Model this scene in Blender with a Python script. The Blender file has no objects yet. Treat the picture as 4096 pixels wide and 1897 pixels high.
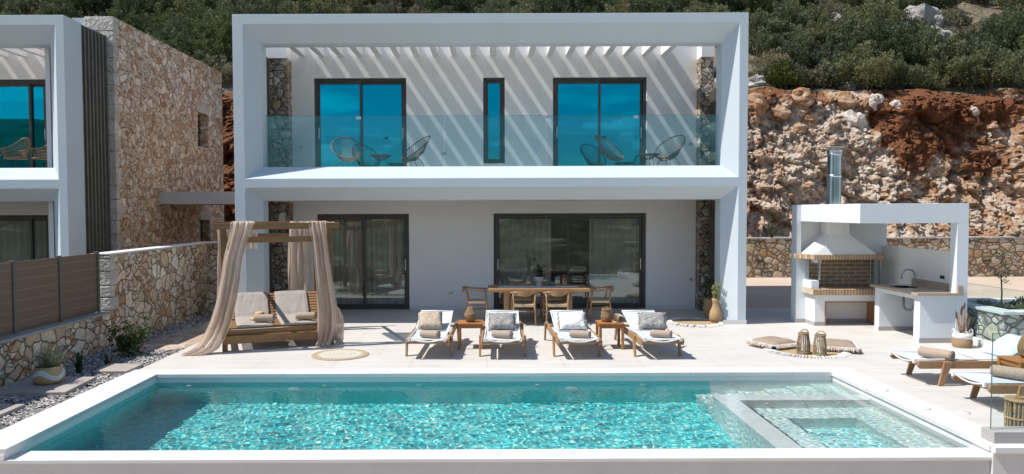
import bpy, math, random
from mathutils import Vector, Matrix, noise
S=bpy.context.scene; C=S.collection
random.seed(7); R=math.radians; PI=math.pi
rnd=random.uniform
# ------------------------------------------------------------------ helpers
def N3(x,y,z,s=1.0): return noise.noise(Vector((x*s,y*s,z*s)))
def tag(o,label=None,cat=None,group=None,kind=None):
    if label: o['label']=label
    if cat: o['category']=cat
    if group: o['group']=group
    if kind: o['kind']=kind
    return o
def thing(name,loc,label,cat,group=None,rz=0.):
    o=bpy.data.objects.new(name,None); C.objects.link(o); o.location=loc; o.rotation_euler=(0,0,rz)
    o.empty_display_size=.2
    return tag(o,label,cat,group)
def rootloc(p):
    while p.parent: p=p.parent
    return Vector(p.location)
class MB:
    def __init__(s): s.v=[]; s.f=[]; s.m=[]; s.cur=0; s.pc=[]
    def add(s,vs,fs):
        s.pc.append((len(s.v),len(s.f))); b=len(s.v); s.v+= [tuple(v) for v in vs]; s.f+=[tuple(b+i for i in f) for f in fs]; s.m+=[s.cur]*len(fs); return s
    def box(s,a,b,mat=None):
        x0,y0,z0=a; x1,y1,z1=b
        vs=[(x,y,z) for z in (z0,z1) for y in (y0,y1) for x in (x0,x1)]
        if mat: vs=[mat@Vector(v) for v in vs]
        return s.add(vs,[(0,2,3,1),(4,5,7,6),(0,1,5,4),(2,6,7,3),(0,4,6,2),(1,3,7,5)])
    def bar(s,p,q,w,h,up=(0,0,1)):
        p=Vector(p);q=Vector(q);d=(q-p).normalized();u=Vector(up)
        sd=d.cross(u)
        if sd.length<1e-4: sd=d.cross(Vector((0,1,0)))
        sd.normalize();u=sd.cross(d).normalized()
        vs=[e+sd*(i*w/2)+u*(j*h/2) for e in (p,q) for j in (-1,1) for i in (-1,1)]
        return s.add(vs,[(0,1,3,2),(4,6,7,5),(0,4,5,1),(2,3,7,6),(0,2,6,4),(1,5,7,3)])
    def tube(s,pts,r,n=6,closed=False,caps=True):
        pts=[Vector(p) for p in pts]; k=len(pts); rs=r if isinstance(r,(list,tuple)) else [r]*k
        vs=[];prev=None
        for i,p in enumerate(pts):
            if closed: d=pts[(i+1)%k]-pts[i-1]
            else: d=pts[min(i+1,k-1)]-pts[max(i-1,0)]
            if d.length<1e-9: d=Vector((0,0,1))
            d.normalize()
            if prev is None:
                a=Vector((0,0,1)) if abs(d.z)<.9 else Vector((1,0,0))
                prev=d.cross(a).normalized()
            prev=(prev-d*prev.dot(d)).normalized(); b=d.cross(prev)
            for j in range(n):
                t=2*PI*j/n; vs.append(p+(prev*math.cos(t)+b*math.sin(t))*rs[i])
        fs=[]
        for i in range(k if closed else k-1):
            i2=(i+1)%k
            for j in range(n):
                fs.append((i*n+j,i*n+(j+1)%n,i2*n+(j+1)%n,i2*n+j))
        if caps and not closed: fs.append(tuple(range(n-1,-1,-1))); fs.append(tuple((k-1)*n+j for j in range(n)))
        return s.add(vs,fs)
    def lathe(s,prof,c=(0,0,0),n=20,sx=1,sy=1,jit=0):
        vs=[]
        for r,z in prof:
            for j in range(n):
                t=2*PI*j/n; rr=r*(1+rnd(-jit,jit)); vs.append((c[0]+rr*sx*math.cos(t),c[1]+rr*sy*math.sin(t),c[2]+z))
        fs=[]
        for i in range(len(prof)-1):
            for j in range(n): fs.append((i*n+j,i*n+(j+1)%n,(i+1)*n+(j+1)%n,(i+1)*n+j))
        if prof[0][0]>1e-3: fs.append(tuple(range(n-1,-1,-1)))
        if prof[-1][0]>1e-3: fs.append(tuple((len(prof)-1)*n+j for j in range(n)))
        return s.add(vs,fs)
    def prism(s,poly,ax,a,b):   # poly of 2D points, extruded along axis ax
        def P(u,v,w): return {0:(w,u,v),1:(u,w,v),2:(u,v,w)}[ax]
        n=len(poly); vs=[P(u,v,a) for u,v in poly]+[P(u,v,b) for u,v in poly]
        fs=[tuple(range(n)),tuple(range(2*n-1,n-1,-1))]+[(i,(i+1)%n+0,(i+1)%n+n,i+n)[::-1] for i in range(n)]
        return s.add(vs,fs)
    def xf(s,M,start=0):
        s.v=s.v[:start]+[tuple(M@Vector(v)) for v in s.v[start:]]; return s
    def parts(s,name,mat,parent=None,**k):
        out=[]; e=s.pc+[(len(s.v),len(s.f))]
        for (v0,f0),(v1,f1) in zip(e,e[1:]):
            q=MB(); q.v=s.v[v0:v1]; q.f=[tuple(i-v0 for i in f) for f in s.f[f0:f1]]; q.m=s.m[f0:f1]; out.append(q.build(name,mat,parent,**k))
        return out
    def build(s,name,mat,parent=None,world=True,smooth=False,bevel=0,sub=0):
        me=bpy.data.meshes.new(name)
        off=rootloc(parent) if (parent and world) else Vector((0,0,0))
        me.from_pydata([(v[0]-off.x,v[1]-off.y,v[2]-off.z) for v in s.v],[],s.f)
        for m in (mat if isinstance(mat,(list,tuple)) else [mat]): me.materials.append(m)
        for i,p in enumerate(me.polygons): p.material_index=s.m[i]; p.use_smooth=smooth
        me.validate(); me.update()
        import bmesh
        bm=bmesh.new(); bm.from_mesh(me); bmesh.ops.recalc_face_normals(bm,faces=bm.faces); bm.to_mesh(me); bm.free()
        o=bpy.data.objects.new(name,me); C.objects.link(o)
        if parent: o.parent=parent
        if bevel:
            b=o.modifiers.new('bevel','BEVEL'); b.width=bevel; b.segments=2; b.limit_method='ANGLE'
        if sub:
            b=o.modifiers.new('sub','SUBSURF'); b.levels=sub; b.render_levels=sub
        return o
def B(a,b): return MB().box(a,b)
def copy_tree(o,parent=None,loc=None,rz=None,label=None):
    c=o.copy(); C.objects.link(c); c.parent=parent
    if loc is not None: c.location=loc
    if rz is not None: c.rotation_euler=(0,0,rz)
    if label: c['label']=label
    for ch in list(o.children): copy_tree(ch,c)
    return c
# ------------------------------------------------------------------ materials
def newmat(name):
    m=bpy.data.materials.new(name); m.use_nodes=True; nt=m.node_tree; return m,nt,nt.nodes['Principled BSDF']
def nd(nt,t,**k):
    n=nt.nodes.new(t)
    for a,b in k.items():
        if a.startswith('i_'): n.inputs[a[2:].replace('_',' ')].default_value=b
        else: setattr(n,a,b)
    return n
def ramp(nt,stops,fac,interp='LINEAR'):
    r=nt.nodes.new('ShaderNodeValToRGB'); r.color_ramp.interpolation=interp; e=r.color_ramp.elements
    while len(e)<len(stops): e.new(.5)
    for i,(p,c) in enumerate(stops): e[i].position=p; e[i].color=(*c,1) if len(c)==3 else c
    nt.links.new(fac,r.inputs[0]); return r
def mixc(nt,f,a,b,mode='MIX'):
    m=nt.nodes.new('ShaderNodeMix'); m.data_type='RGBA'; m.blend_type=mode
    for i,v in ((0,f),(6,a),(7,b)):
        if hasattr(v,'links'): nt.links.new(v,m.inputs[i])
        else: m.inputs[i].default_value=v if i==0 else (*v[:3],1)
    return m.outputs[2]
def coord(nt,sc=(1,1,1),kind='Object'):
    t=nt.nodes.new('ShaderNodeTexCoord'); mp=nt.nodes.new('ShaderNodeMapping'); mp.inputs['Scale'].default_value=sc
    nt.links.new(t.outputs[kind],mp.inputs[0]); return mp.outputs[0]
def noi(nt,v,scale,detail=4,rough=.55):
    n=nd(nt,'ShaderNodeTexNoise'); n.inputs['Scale'].default_value=scale; n.inputs['Detail'].default_value=detail; n.inputs['Roughness'].default_value=rough
    nt.links.new(v,n.inputs['Vector']); return n.outputs['Fac']
def bump(nt,p,h,st,dist=.02):
    b=nd(nt,'ShaderNodeBump'); b.inputs['Strength'].default_value=st; b.inputs['Distance'].default_value=dist
    nt.links.new(h,b.inputs['Height']); nt.links.new(b.outputs[0],p.inputs['Normal']); return b
def simple(name,c1,c2=None,scale=4,rough=.6,bst=0,bsc=60,dist=.01,metal=0,sc=(1,1,1),spec=None,lo=.35,hi=.65,detail=5):
    m,nt,p=newmat(name); v=coord(nt,sc)
    if c2 is None: c2=tuple(x*.88 for x in c1)
    r=ramp(nt,[(lo,c2),(hi,c1)],noi(nt,v,scale,detail)); nt.links.new(r.outputs[0],p.inputs['Base Color'])
    p.inputs['Roughness'].default_value=rough; p.inputs['Metallic'].default_value=metal
    if spec is not None: p.inputs['Specular IOR Level'].default_value=spec
    if bst: bump(nt,p,noi(nt,v,bsc,3),bst,dist)
    return m
def wood(name,c1,c2,sc=(3,3,40),rough=.5):
    m,nt,p=newmat(name); v=coord(nt,sc); n=noi(nt,v,1.5,6,.6); v2=coord(nt); n2=noi(nt,v2,2.,3)
    r=ramp(nt,[(.3,c2),(.7,c1)],n); o=mixc(nt,.35,r.outputs[0],ramp(nt,[(.3,tuple(x*.55 for x in c1)),(.7,c1)],n2).outputs[0])
    nt.links.new(o,p.inputs['Base Color']); p.inputs['Roughness'].default_value=rough
    bump(nt,p,n,.25,.004); return m
def masonry(name,scale,pal,mort=(.16,.12,.09),mw=.035,bst=.9,dist=.05,off=0.,wob=.25,stretch=(1,1,1.25)):
    m,nt,p=newmat(name); v=coord(nt,stretch)
    nn=nd(nt,'ShaderNodeTexNoise'); nn.inputs['Scale'].default_value=1.7; nn.inputs['Detail'].default_value=2; nt.links.new(v,nn.inputs['Vector'])
    va=nd(nt,'ShaderNodeVectorMath',operation='SCALE'); va.inputs['Scale'].default_value=wob; nt.links.new(nn.outputs['Color'],va.inputs[0])
    ad=nd(nt,'ShaderNodeVectorMath',operation='ADD'); nt.links.new(v,ad.inputs[0]); nt.links.new(va.outputs[0],ad.inputs[1])
    ad2=nd(nt,'ShaderNodeVectorMath',operation='ADD'); nt.links.new(ad.outputs[0],ad2.inputs[0]); ad2.inputs[1].default_value=(off,off*.7,off*.3)
    vc=nd(nt,'ShaderNodeTexVoronoi'); ve=nd(nt,'ShaderNodeTexVoronoi',feature='DISTANCE_TO_EDGE')
    for q in (vc,ve): q.inputs['Scale'].default_value=scale; nt.links.new(ad2.outputs[0],q.inputs['Vector'])
    sp=nd(nt,'ShaderNodeSeparateColor'); nt.links.new(vc.outputs['Color'],sp.inputs[0])
    vc2=nd(nt,'ShaderNodeTexVoronoi'); ve2=nd(nt,'ShaderNodeTexVoronoi',feature='DISTANCE_TO_EDGE')
    for q in (vc2,ve2): q.inputs['Scale'].default_value=scale*1.9; nt.links.new(ad2.outputs[0],q.inputs['Vector'])
    sp2=nd(nt,'ShaderNodeSeparateColor'); nt.links.new(vc2.outputs['Color'],sp2.inputs[0])
    gt=nd(nt,'ShaderNodeMath',operation='GREATER_THAN'); nt.links.new(sp.outputs[2],gt.inputs[0]); gt.inputs[1].default_value=.58
    mn=nd(nt,'ShaderNodeMath',operation='MINIMUM'); nt.links.new(ve.outputs['Distance'],mn.inputs[0]); nt.links.new(ve2.outputs['Distance'],mn.inputs[1])
    def sel(a,b):
        q=nt.nodes.new('ShaderNodeMix'); nt.links.new(gt.outputs[0],q.inputs[0]); nt.links.new(a,q.inputs[2]); nt.links.new(b,q.inputs[3]); return q.outputs[0]
    edge=sel(ve.outputs['Distance'],mn.outputs[0]); rc=sel(sp.outputs[0],sp2.outputs[0]); rh=sel(sp.outputs[1],sp2.outputs[1])
    k=len(pal); cr=ramp(nt,[(i/k,c) for i,c in enumerate(pal)],rc,'CONSTANT')
    n1=noi(nt,v,9,6,.65); n2=noi(nt,v,1.1,3)
    c=mixc(nt,.55,cr.outputs[0],ramp(nt,[(.3,(.62,.58,.54)),(.7,(1.35,1.33,1.28))],n1).outputs[0],'MULTIPLY')
    c=mixc(nt,.35,c,ramp(nt,[(.45,(1,1,1)),(.66,(.85,.66,.48))],n2).outputs[0],'MULTIPLY')
    mk=ramp(nt,[(mw*.45,(1,1,1)),(mw,(0,0,0))],edge)
    c=mixc(nt,mk.outputs[0],c,mort); nt.links.new(c,p.inputs['Base Color']); p.inputs['Roughness'].default_value=.85
    hr=ramp(nt,[(0,(0,0,0)),(mw*1.6,(.75,)*3),(.35,(1,1,1))],edge)
    mh=nd(nt,'ShaderNodeMath',operation='MULTIPLY_ADD'); nt.links.new(n1,mh.inputs[0]); mh.inputs[1].default_value=.55; nt.links.new(hr.outputs[0],mh.inputs[2])
    ml=nd(nt,'ShaderNodeMath',operation='MULTIPLY_ADD'); nt.links.new(rh,ml.inputs[0]); ml.inputs[1].default_value=.5; nt.links.new(mh.outputs[0],ml.inputs[2])
    bump(nt,p,ml.outputs[0],bst,dist); return m
def leafmat(name,c1,c2,trans=.35):
    m,nt,p=newmat(name); g=nd(nt,'ShaderNodeNewGeometry'); n=noi(nt,coord(nt),3,3)
    c=mixc(nt,g.outputs['Random Per Island'],c1,c2); c=mixc(nt,n,c,tuple(x*.6 for x in c1)); oi=nd(nt,'ShaderNodeObjectInfo'); c=mixc(nt,1.,c,ramp(nt,[(0,(.62,.66,.62)),(.4,(.95,1,.9)),(.75,(1.2,1.15,1.0)),(1,(1.5,1.38,1.1))],oi.outputs['Random']).outputs[0],'MULTIPLY'); nt.links.new(c,p.inputs['Base Color'])
    p.inputs['Roughness'].default_value=.6; p.inputs['Specular IOR Level'].default_value=.25
    tr=nd(nt,'ShaderNodeBsdfTranslucent'); nt.links.new(c,tr.inputs[0]); mx=nd(nt,'ShaderNodeMixShader'); mx.inputs[0].default_value=trans
    nt.links.new(p.outputs[0],mx.inputs[1]); nt.links.new(tr.outputs[0],mx.inputs[2]); nt.links.new(mx.outputs[0],nt.nodes['Material Output'].inputs[0]); return m
M={}
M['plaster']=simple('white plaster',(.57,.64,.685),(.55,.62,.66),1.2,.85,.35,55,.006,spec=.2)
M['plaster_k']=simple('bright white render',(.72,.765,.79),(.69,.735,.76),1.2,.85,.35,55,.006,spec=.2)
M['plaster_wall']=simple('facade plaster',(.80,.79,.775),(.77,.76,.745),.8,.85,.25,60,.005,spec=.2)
M['concrete']=simple('grey concrete',(.40,.385,.37),(.34,.33,.315),2.5,.8,.2,40,.005)
M['slab_pale']=simple('pale grey render',(.56,.55,.53),(.51,.50,.485),2.5,.8,.2,40,.005)
M['coping']=simple('pale stone coping',(.72,.715,.70),(.66,.655,.64),3,.6,.1,80,.003)
M['frontwall']=None
PAL=[(min(1,a*1.52),min(1,b*1.50),min(1,c*1.44)) for a,b,c in [(.50,.44,.37),(.40,.31,.23),(.56,.51,.45),(.46,.37,.29),(.36,.25,.165),(.58,.52,.44),(.48,.42,.36),(.42,.33,.25),(.52,.47,.41),(.34,.20,.115),(.53,.46,.38)]]
M['stone']=masonry('honey rubble stone',5.0,PAL,mort=(.21,.16,.12),mw=.028,bst=.8,dist=.04,wob=.4)
M['stone_low']=masonry('honey rubble stone rounded',3.9,PAL,mort=(.24,.185,.14),mw=.036,bst=.9,dist=.05,off=3.3,wob=.4)
M['stone_ret']=masonry('round rubble stone',3.3,[(.50,.40,.29),(.42,.30,.19),(.53,.45,.36),(.46,.35,.25),(.48,.41,.33),(.40,.26,.14),(.52,.43,.33)],mort=(.20,.14,.09),mw=.055,bst=1,dist=.08,off=7.7)
M['stone_grey']=masonry('grey split stone',3.8,[(.54,.52,.48),(.62,.60,.55),(.48,.46,.43),(.64,.60,.55),(.55,.48,.40)],mort=(.26,.25,.23),mw=.05,bst=1,dist=.08,off=1.7,wob=.1)
M['stone_pier']=masonry('split face pier stone',5.4,[(.50,.47,.43),(.42,.33,.25),(.56,.53,.48),(.40,.36,.32),(.46,.34,.24)],mort=(.10,.08,.07),mw=.035,bst=1,dist=.12,off=5.1,wob=.05)
M['white_stone']=simple('white quoin stone',(.68,.64,.58),(.48,.43,.37),3,.85,1,14,.06)
M['flag']=masonry('flagstone paving',1.9,[(.40,.31,.24),(.46,.37,.29),(.36,.28,.22),(.43,.35,.28)],mort=(.5,.42,.34),mw=.05,bst=.3,dist=.02,off=2.2,stretch=(1,1,1))
# terrace paving: large format tiles with hairline joints
def paving(name,c1,c2,tw,th,jc,mort=.006,off=.5,rough=.55):
    m,nt,p=newmat(name); v=coord(nt); b=nd(nt,'ShaderNodeTexBrick'); nt.links.new(v,b.inputs['Vector']); b.offset=off
    for k,val in (('Color1',(*c1,1)),('Color2',(*c2,1)),('Mortar',(*jc,1)),('Scale',1),('Mortar Size',mort),('Brick Width',tw),('Row Height',th),('Mortar Smooth',.1)): b.inputs[k].default_value=val
    n=noi(nt,coord(nt,(.6,3,1)),2.2,6,.6); n3=noi(nt,v,.7,3)
    c=mixc(nt,1.,b.outputs['Color'],ramp(nt,[(.3,(.90,.895,.89)),(.7,(1.05,1.05,1.05))],n).outputs[0],'MULTIPLY')
    c=mixc(nt,1.,c,ramp(nt,[(.3,(.94,.935,.925)),(.65,(1,1,1))],n3).outputs[0],'MULTIPLY')
    nt.links.new(c,p.inputs['Base Color']); p.inputs['Roughness'].default_value=rough; bump(nt,p,n,.06,.004); return m
M['deck']=paving('pale porcelain paving',(.615,.592,.56),(.60,.577,.545),1.2,1.2,(.47,.46,.45))
M['yard']=simple('light concrete yard',(.56,.46,.37),(.48,.38,.29),.5,.9,.2,20,.01)
M['frontwall']=simple('grey stone cladding',(.66,.635,.62),(.60,.575,.565),2.5,.6,.15,30,.004)
M['dark_frame']=simple('dark bronze aluminium',(.075,.068,.062),(.062,.057,.052),5,.42,metal=.3)
M['louvre']=simple('dark louvre metal',(.075,.07,.06),(.055,.052,.045),3,.5)
M['louvre2']=simple('olive batten',(.17,.165,.14),(.13,.125,.105),3,.5)
M['teak']=wood('weathered teak',(.42,.25,.125),(.25,.14,.065),(14,3,14))
M['teak_v']=wood('teak leg wood',(.40,.24,.12),(.24,.135,.06),(14,14,3))
M['oak']=wood('golden oak',(.44,.27,.13),(.28,.155,.07),(10,10,3))
M['oak_h']=wood('table oak',(.42,.245,.115),(.27,.145,.06),(2.5,12,12))
M['stain']=wood('orange stained wood',(.46,.19,.055),(.33,.125,.035),(10,10,4))
M['cabana']=wood('rough cabana timber',(.33,.18,.07),(.16,.08,.03),(3,10,10),.65)
M['cabana_v']=wood('rough cabana post timber',(.24,.14,.055),(.11,.065,.028),(10,10,2.5),.65)
M['composite']=None
def slatmat():
    m,nt,p=newmat('brown composite boards'); v=coord(nt,(1,1,1)); n=noi(nt,coord(nt,(2,2,30)),2,5)
    s=nd(nt,'ShaderNodeSeparateXYZ'); nt.links.new(v,s.inputs[0]); f=nd(nt,'ShaderNodeMath',operation='MULTIPLY'); f.inputs[1].default_value=1/.155; nt.links.new(s.outputs[2],f.inputs[0])
    fr=nd(nt,'ShaderNodeMath',operation='FRACT'); nt.links.new(f.outputs[0],fr.inputs[0])
    g=ramp(nt,[(0,(1,1,1)),(.035,(1,1,1)),(.06,(0,0,0)),(1,(0,0,0))],fr.outputs[0])
    c=mixc(nt,g.outputs[0],ramp(nt,[(.3,(.155,.10,.07)),(.7,(.205,.135,.095))],n).outputs[0],(.32,.22,.16))
    nt.links.new(c,p.inputs['Base Color']); p.inputs['Roughness'].default_value=.7; return m
M['composite']=slatmat()
M['post_grey']=simple('grey green post metal',(.12,.125,.105),None,4,.45)
M['sling']=simple('pale blue white textilene',(.57,.60,.615),(.54,.57,.585),30,.8,.2,300,.001)
M['white_metal']=simple('white painted metal',(.8,.8,.78),None,5,.4)
M['white_plastic']=simple('white plastic',(.8,.8,.78),None,5,.35)
M['black_metal']=simple('black metal',(.03,.03,.03),None,5,.4)
M['chrome']=simple('polished steel',(.38,.46,.51),(.28,.35,.40),3,.2,metal=1)
M['steel']=simple('brushed steel',(.6,.62,.64),(.5,.52,.53),8,.28,metal=1)
M['grey_pvc']=simple('grey plastic pipe',(.20,.21,.21),None,5,.4)
M['towel']=simple('taupe towelling',(.44,.34,.26),(.35,.265,.20),60,.95,.8,140,.006)
M['mattress']=simple('grey taupe canvas',(.37,.325,.29),(.33,.29,.26),6,.9,.5,9,.02)
M['cushion_tan']=simple('tan cotton',(.33,.255,.19),(.29,.22,.165),12,.9,.2,120,.003)
M['fringe']=simple('cream cotton fringe',(.66,.60,.53),(.40,.30,.23),70,.9,.5,120,.006)
M['jute']=simple('natural jute weave',(.48,.34,.18),(.30,.19,.09),70,.9,.8,130,.006)
M['wicker']=simple('honey wicker',(.45,.30,.165),(.24,.145,.07),90,.7,.7,120,.006)
M['bamboo']=simple('dry bamboo cane',(.34,.25,.145),(.20,.14,.075),40,.7,.4,80,.004)
M['cord']=simple('natural paper cord',(.62,.49,.32),(.47,.35,.21),120,.8,.5,200,.003)
M['chair_cord']=simple('taupe chair cord',(.24,.15,.10),(.17,.105,.07),40,.7)
M['black_cord']=simple('thin black steel rod',(.04,.04,.042),None,5,.4)
M['ceramic']=simple('stone white ceramic',(.52,.49,.46),(.42,.40,.37),10,.6)
M['glaze']=simple('grey green glaze',(.13,.14,.12),(.09,.10,.085),10,.3)
M['linen']=simple('white blue linen',(.62,.66,.72),(.54,.59,.66),50,.9,.3,150,.002)
M['straw']=simple('woven straw',(.55,.40,.22),(.43,.30,.15),90,.8,.4,150,.003)
M['paper']=simple('yellowed paper',(.55,.47,.36),(.44,.36,.26),20,.8)
M['cattail']=simple('brown cattail',(.13,.05,.035),(.09,.035,.025),40,.9)
M['reed']=simple('dry reed stem',(.38,.24,.15),(.28,.16,.09),40,.9)
M['granite']=simple('beige granite',(.47,.38,.30),(.38,.30,.23),60,.22,detail=8)
M['sink']=simple('dark sink steel',(.09,.10,.11),None,6,.25,metal=.8)
M['gravelbase']=simple('dark gravel bed',(.22,.21,.20),(.10,.095,.09),45,.9,1,60,.03)
M['soil']=simple('planter soil',(.20,.15,.10),(.12,.09,.06),8,.95,1,20,.04)
M['slabstone']=simple('grey stepping stone',(.40,.36,.32),(.33,.30,.27),4,.7,.2,40,.005)
M['leaf_dark']=leafmat('glossy dark leaf',(.05,.085,.02),(.09,.13,.035))
M['leaf_lav']=leafmat('silver lavender leaf',(.16,.19,.12),(.24,.26,.18))
M['leaf_olive']=leafmat('olive scrub leaf',(.14,.16,.09),(.25,.265,.16))
M['leaf_green']=leafmat('green scrub leaf',(.085,.12,.055),(.17,.205,.10))
M['leaf_dry']=leafmat('grey dry scrub leaf',(.24,.22,.15),(.36,.33,.23))
M['leaf_yel']=leafmat('yellow green leaf',(.13,.15,.035),(.24,.25,.07))
M['leaf_pale']=leafmat('pale green flowerhead',(.35,.38,.14),(.5,.5,.25))
M['bark']=simple('grey bark',(.20,.16,.12),(.13,.10,.08),30,.9,.5,60,.01)
M['limestone']=simple('weathered limestone',(.46,.44,.42),(.24,.225,.21),2.2,.9,1,7,.15)
# chunky knits
def knit(name,c1,c2,sc=(1,1,1),s=25):
    m=simple(name,c1,c2,s,.95,1,s*1.6,.02,sc=sc,lo=.38,hi=.6); return m
M['knit_beige']=None
def knitband():
    m,nt,p=newmat('beige shaggy stripes'); v=coord(nt); n=noi(nt,v,50,4,.7)
    w=nd(nt,'ShaderNodeTexWave',bands_direction='Z'); w.inputs['Scale'].default_value=3.3; w.inputs['Distortion'].default_value=1; nt.links.new(v,w.inputs['Vector'])
    c=mixc(nt,ramp(nt,[(.3,(0,0,0)),(.5,(1,1,1))],w.outputs['Fac']).outputs[0],(.42,.38,.34),(.60,.51,.40))
    c=mixc(nt,.8,c,ramp(nt,[(.35,(.45,.42,.38)),(.6,(1.15,1.1,1.05))],n).outputs[0],'MULTIPLY'); nt.links.new(c,p.inputs['Base Color']); p.inputs['Roughness'].default_value=.95
    ad=nd(nt,'ShaderNodeMath',operation='MULTIPLY_ADD'); nt.links.new(n,ad.inputs[0]); ad.inputs[1].default_value=.7; nt.links.new(w.outputs['Fac'],ad.inputs[2])
    bump(nt,p,ad.outputs[0],1,.025); return m
M['knit_beige']=knitband()
M['knit_grey']=knit('grey mottled knit',(.46,.445,.43),(.19,.185,.18),(.55,1,2.4),46)
M['knit_white']=knit('white chunky knit',(.80,.79,.77),(.62,.605,.59),(.6,1,2.4),22)
# cloth drape
m,nt,p=newmat('sheer blush voile'); n=noi(nt,coord(nt,(6,6,1)),3,3)
c=ramp(nt,[(.3,(.66,.54,.45)),(.7,(.74,.62,.53))],n).outputs[0]; nt.links.new(c,p.inputs['Base Color']); p.inputs['Roughness'].default_value=.9; p.inputs['Specular IOR Level'].default_value=.1
tl=nd(nt,'ShaderNodeBsdfTranslucent'); nt.links.new(c,tl.inputs[0]); tp=nd(nt,'ShaderNodeBsdfTransparent'); m1=nd(nt,'ShaderNodeMixShader'); m1.inputs[0].default_value=.45; m2=nd(nt,'ShaderNodeMixShader'); m2.inputs[0].default_value=.12
nt.links.new(p.outputs[0],m1.inputs[1]); nt.links.new(tl.outputs[0],m1.inputs[2]); nt.links.new(m1.outputs[0],m2.inputs[1]); nt.links.new(tp.outputs[0],m2.inputs[2]); nt.links.new(m2.outputs[0],nt.nodes['Material Output'].inputs[0]); M['voile']=m
# indoor curtain
M['curtain']=simple('room curtain',(.75,.72,.67),(.68,.65,.6),3,.9)
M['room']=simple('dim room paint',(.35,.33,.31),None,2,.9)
def glass(name,tcol,gcol,fac,blend=None):
    m=bpy.data.materials.new(name); m.use_nodes=True; nt=m.node_tree; nt.nodes.clear(); o=nd(nt,'ShaderNodeOutputMaterial')
    t=nd(nt,'ShaderNodeBsdfTransparent'); t.inputs[0].default_value=(*tcol,1); g=nd(nt,'ShaderNodeBsdfGlossy'); g.inputs['Color'].default_value=(*gcol,1); g.inputs['Roughness'].default_value=0
    mx=nd(nt,'ShaderNodeMixShader')
    if blend:
        lw=nd(nt,'ShaderNodeFresnel'); lw.inputs[0].default_value=blend; ad=nd(nt,'ShaderNodeMath',operation='ADD'); ad.inputs[1].default_value=fac; ad.use_clamp=True; nt.links.new(lw.outputs[0],ad.inputs[0]); nt.links.new(ad.outputs[0],mx.inputs[0])
    else: mx.inputs[0].default_value=fac
    nt.links.new(t.outputs[0],mx.inputs[1]); nt.links.new(g.outputs[0],mx.inputs[2]); nt.links.new(mx.outputs[0],o.inputs[0]); return m
M['glass_blue']=glass('sky tinted glass',(.24,.60,.68),(.0,.50,.66),.46)  # blue of the reflected sky is put into the upper panes' glass colour
M['glass_grey']=glass('grey tinted glass',(.82,.84,.82),(.72,.78,.78),.13)
M['glass_rail']=glass('clear balustrade glass',(.84,.93,.94),(.35,.8,.9),.036)
M['glass_clear']=glass('clear screen glass',(.92,.965,.96),(.8,.95,1.),.035)
M['glass_edge']=simple('green glass edge',(.07,.13,.12),None,5,.2)

# ------------------------------------------------------------------ key measures (metres)
YF=15.34; YB=15.64; YL=16.0; YW=17.82
FX0,FX1=-5.24,5.43
# ================================================================== SETTING
def structure(mb,name,mat,**k):
    o=mb.build(name,mat,None,**k); o['kind']='structure'; return o
# paving sheets (the pool is a real opening)
PX0,PX1,PY0,PY1=-4.89,5.10,7.64,10.79   # pool basin inside faces
CX0,CX1,CY1=-5.36,5.46,11.10            # coping outside
t=MB()
for a,b in (((-5.30,CY1,0),(14,YW+.1,0)),((CX1,7.30,0),(14,CY1,0))):
    t.box((a[0],a[1],-.12),(b[0],b[1],0))
structure(t,'terrace_paving',M['deck'])
M['coping_j']=paving('pool coping slabs',(.70,.695,.68),(.68,.675,.66),1.5,30,(.46,.45,.44),.004,0)
t=MB()
t.box((CX0,PY1-.0,-.05),(CX1,CY1,.006)); t.box((PX1-.02,7.36,-.05),(CX1,PY1-.002,.006)); t.box((CX0,7.36,-.05),(PX0+.02,PY1-.002,.006))
t.box((PX0+.02,PY1-.03,-.05),(PX1-.02,PY1-.002,.006))
structure(t,'pool_coping',M['coping_j'],bevel=.004)
# pool shell
def tilemat(name,cols,scale=26,rough=.35):
    m,nt,p=newmat(name); v=coord(nt); vo=nd(nt,'ShaderNodeTexVoronoi'); vo.inputs['Scale'].default_value=scale; nt.links.new(v,vo.inputs['Vector'])
    sp=nd(nt,'ShaderNodeSeparateColor'); nt.links.new(vo.outputs['Color'],sp.inputs[0]); k=len(cols)
    c=ramp(nt,[(i/k,q) for i,q in enumerate(cols)],sp.outputs[0],'CONSTANT').outputs[0]
    nt.links.new(c,p.inputs['Base Color']); p.inputs['Roughness'].default_value=rough; return m
M['mosaic_deep']=tilemat('deep water tint mosaic',[(.12,.68,.69),(.17,.76,.75),(.06,.56,.60),(.26,.80,.77),(.12,.70,.72),(.55,.84,.76),(.06,.62,.67),(.18,.76,.74)])  # tile colours per zone have the water's light absorption painted in, tealer where deeper
M['mosaic_wall']=tilemat('water tint wall mosaic',[(.07,.62,.63),(.08,.66,.66),(.075,.64,.64),(.09,.68,.67)],20)
M['mosaic_pale']=tilemat('pale water tint pebble mosaic',[(.66,.76,.73),(.74,.80,.76),(.56,.74,.74),(.82,.83,.76),(.68,.77,.74),(.46,.72,.74)])
M['mosaic_pit']=tilemat('water tint pebble mosaic',[(.36,.72,.72),(.48,.78,.76),(.24,.64,.68),(.70,.82,.76),(.42,.74,.73)])
M['wet_stone']=simple('wet pool stone',(.86,.85,.84),(.80,.79,.78),5,.4,.1,30,.003)
ZD=-1.32
recv=[]
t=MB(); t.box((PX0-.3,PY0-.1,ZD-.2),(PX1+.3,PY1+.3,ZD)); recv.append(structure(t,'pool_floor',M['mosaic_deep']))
t=MB(); t.box((PX0-.3,PY0,ZD),(PX0,PY1+.3,-.16)); t.box((PX0,PY1,ZD),(3.3,PY1+.3,-.16)); recv.append(structure(t,'pool_wall_tiles',M['mosaic_wall']))
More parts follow.
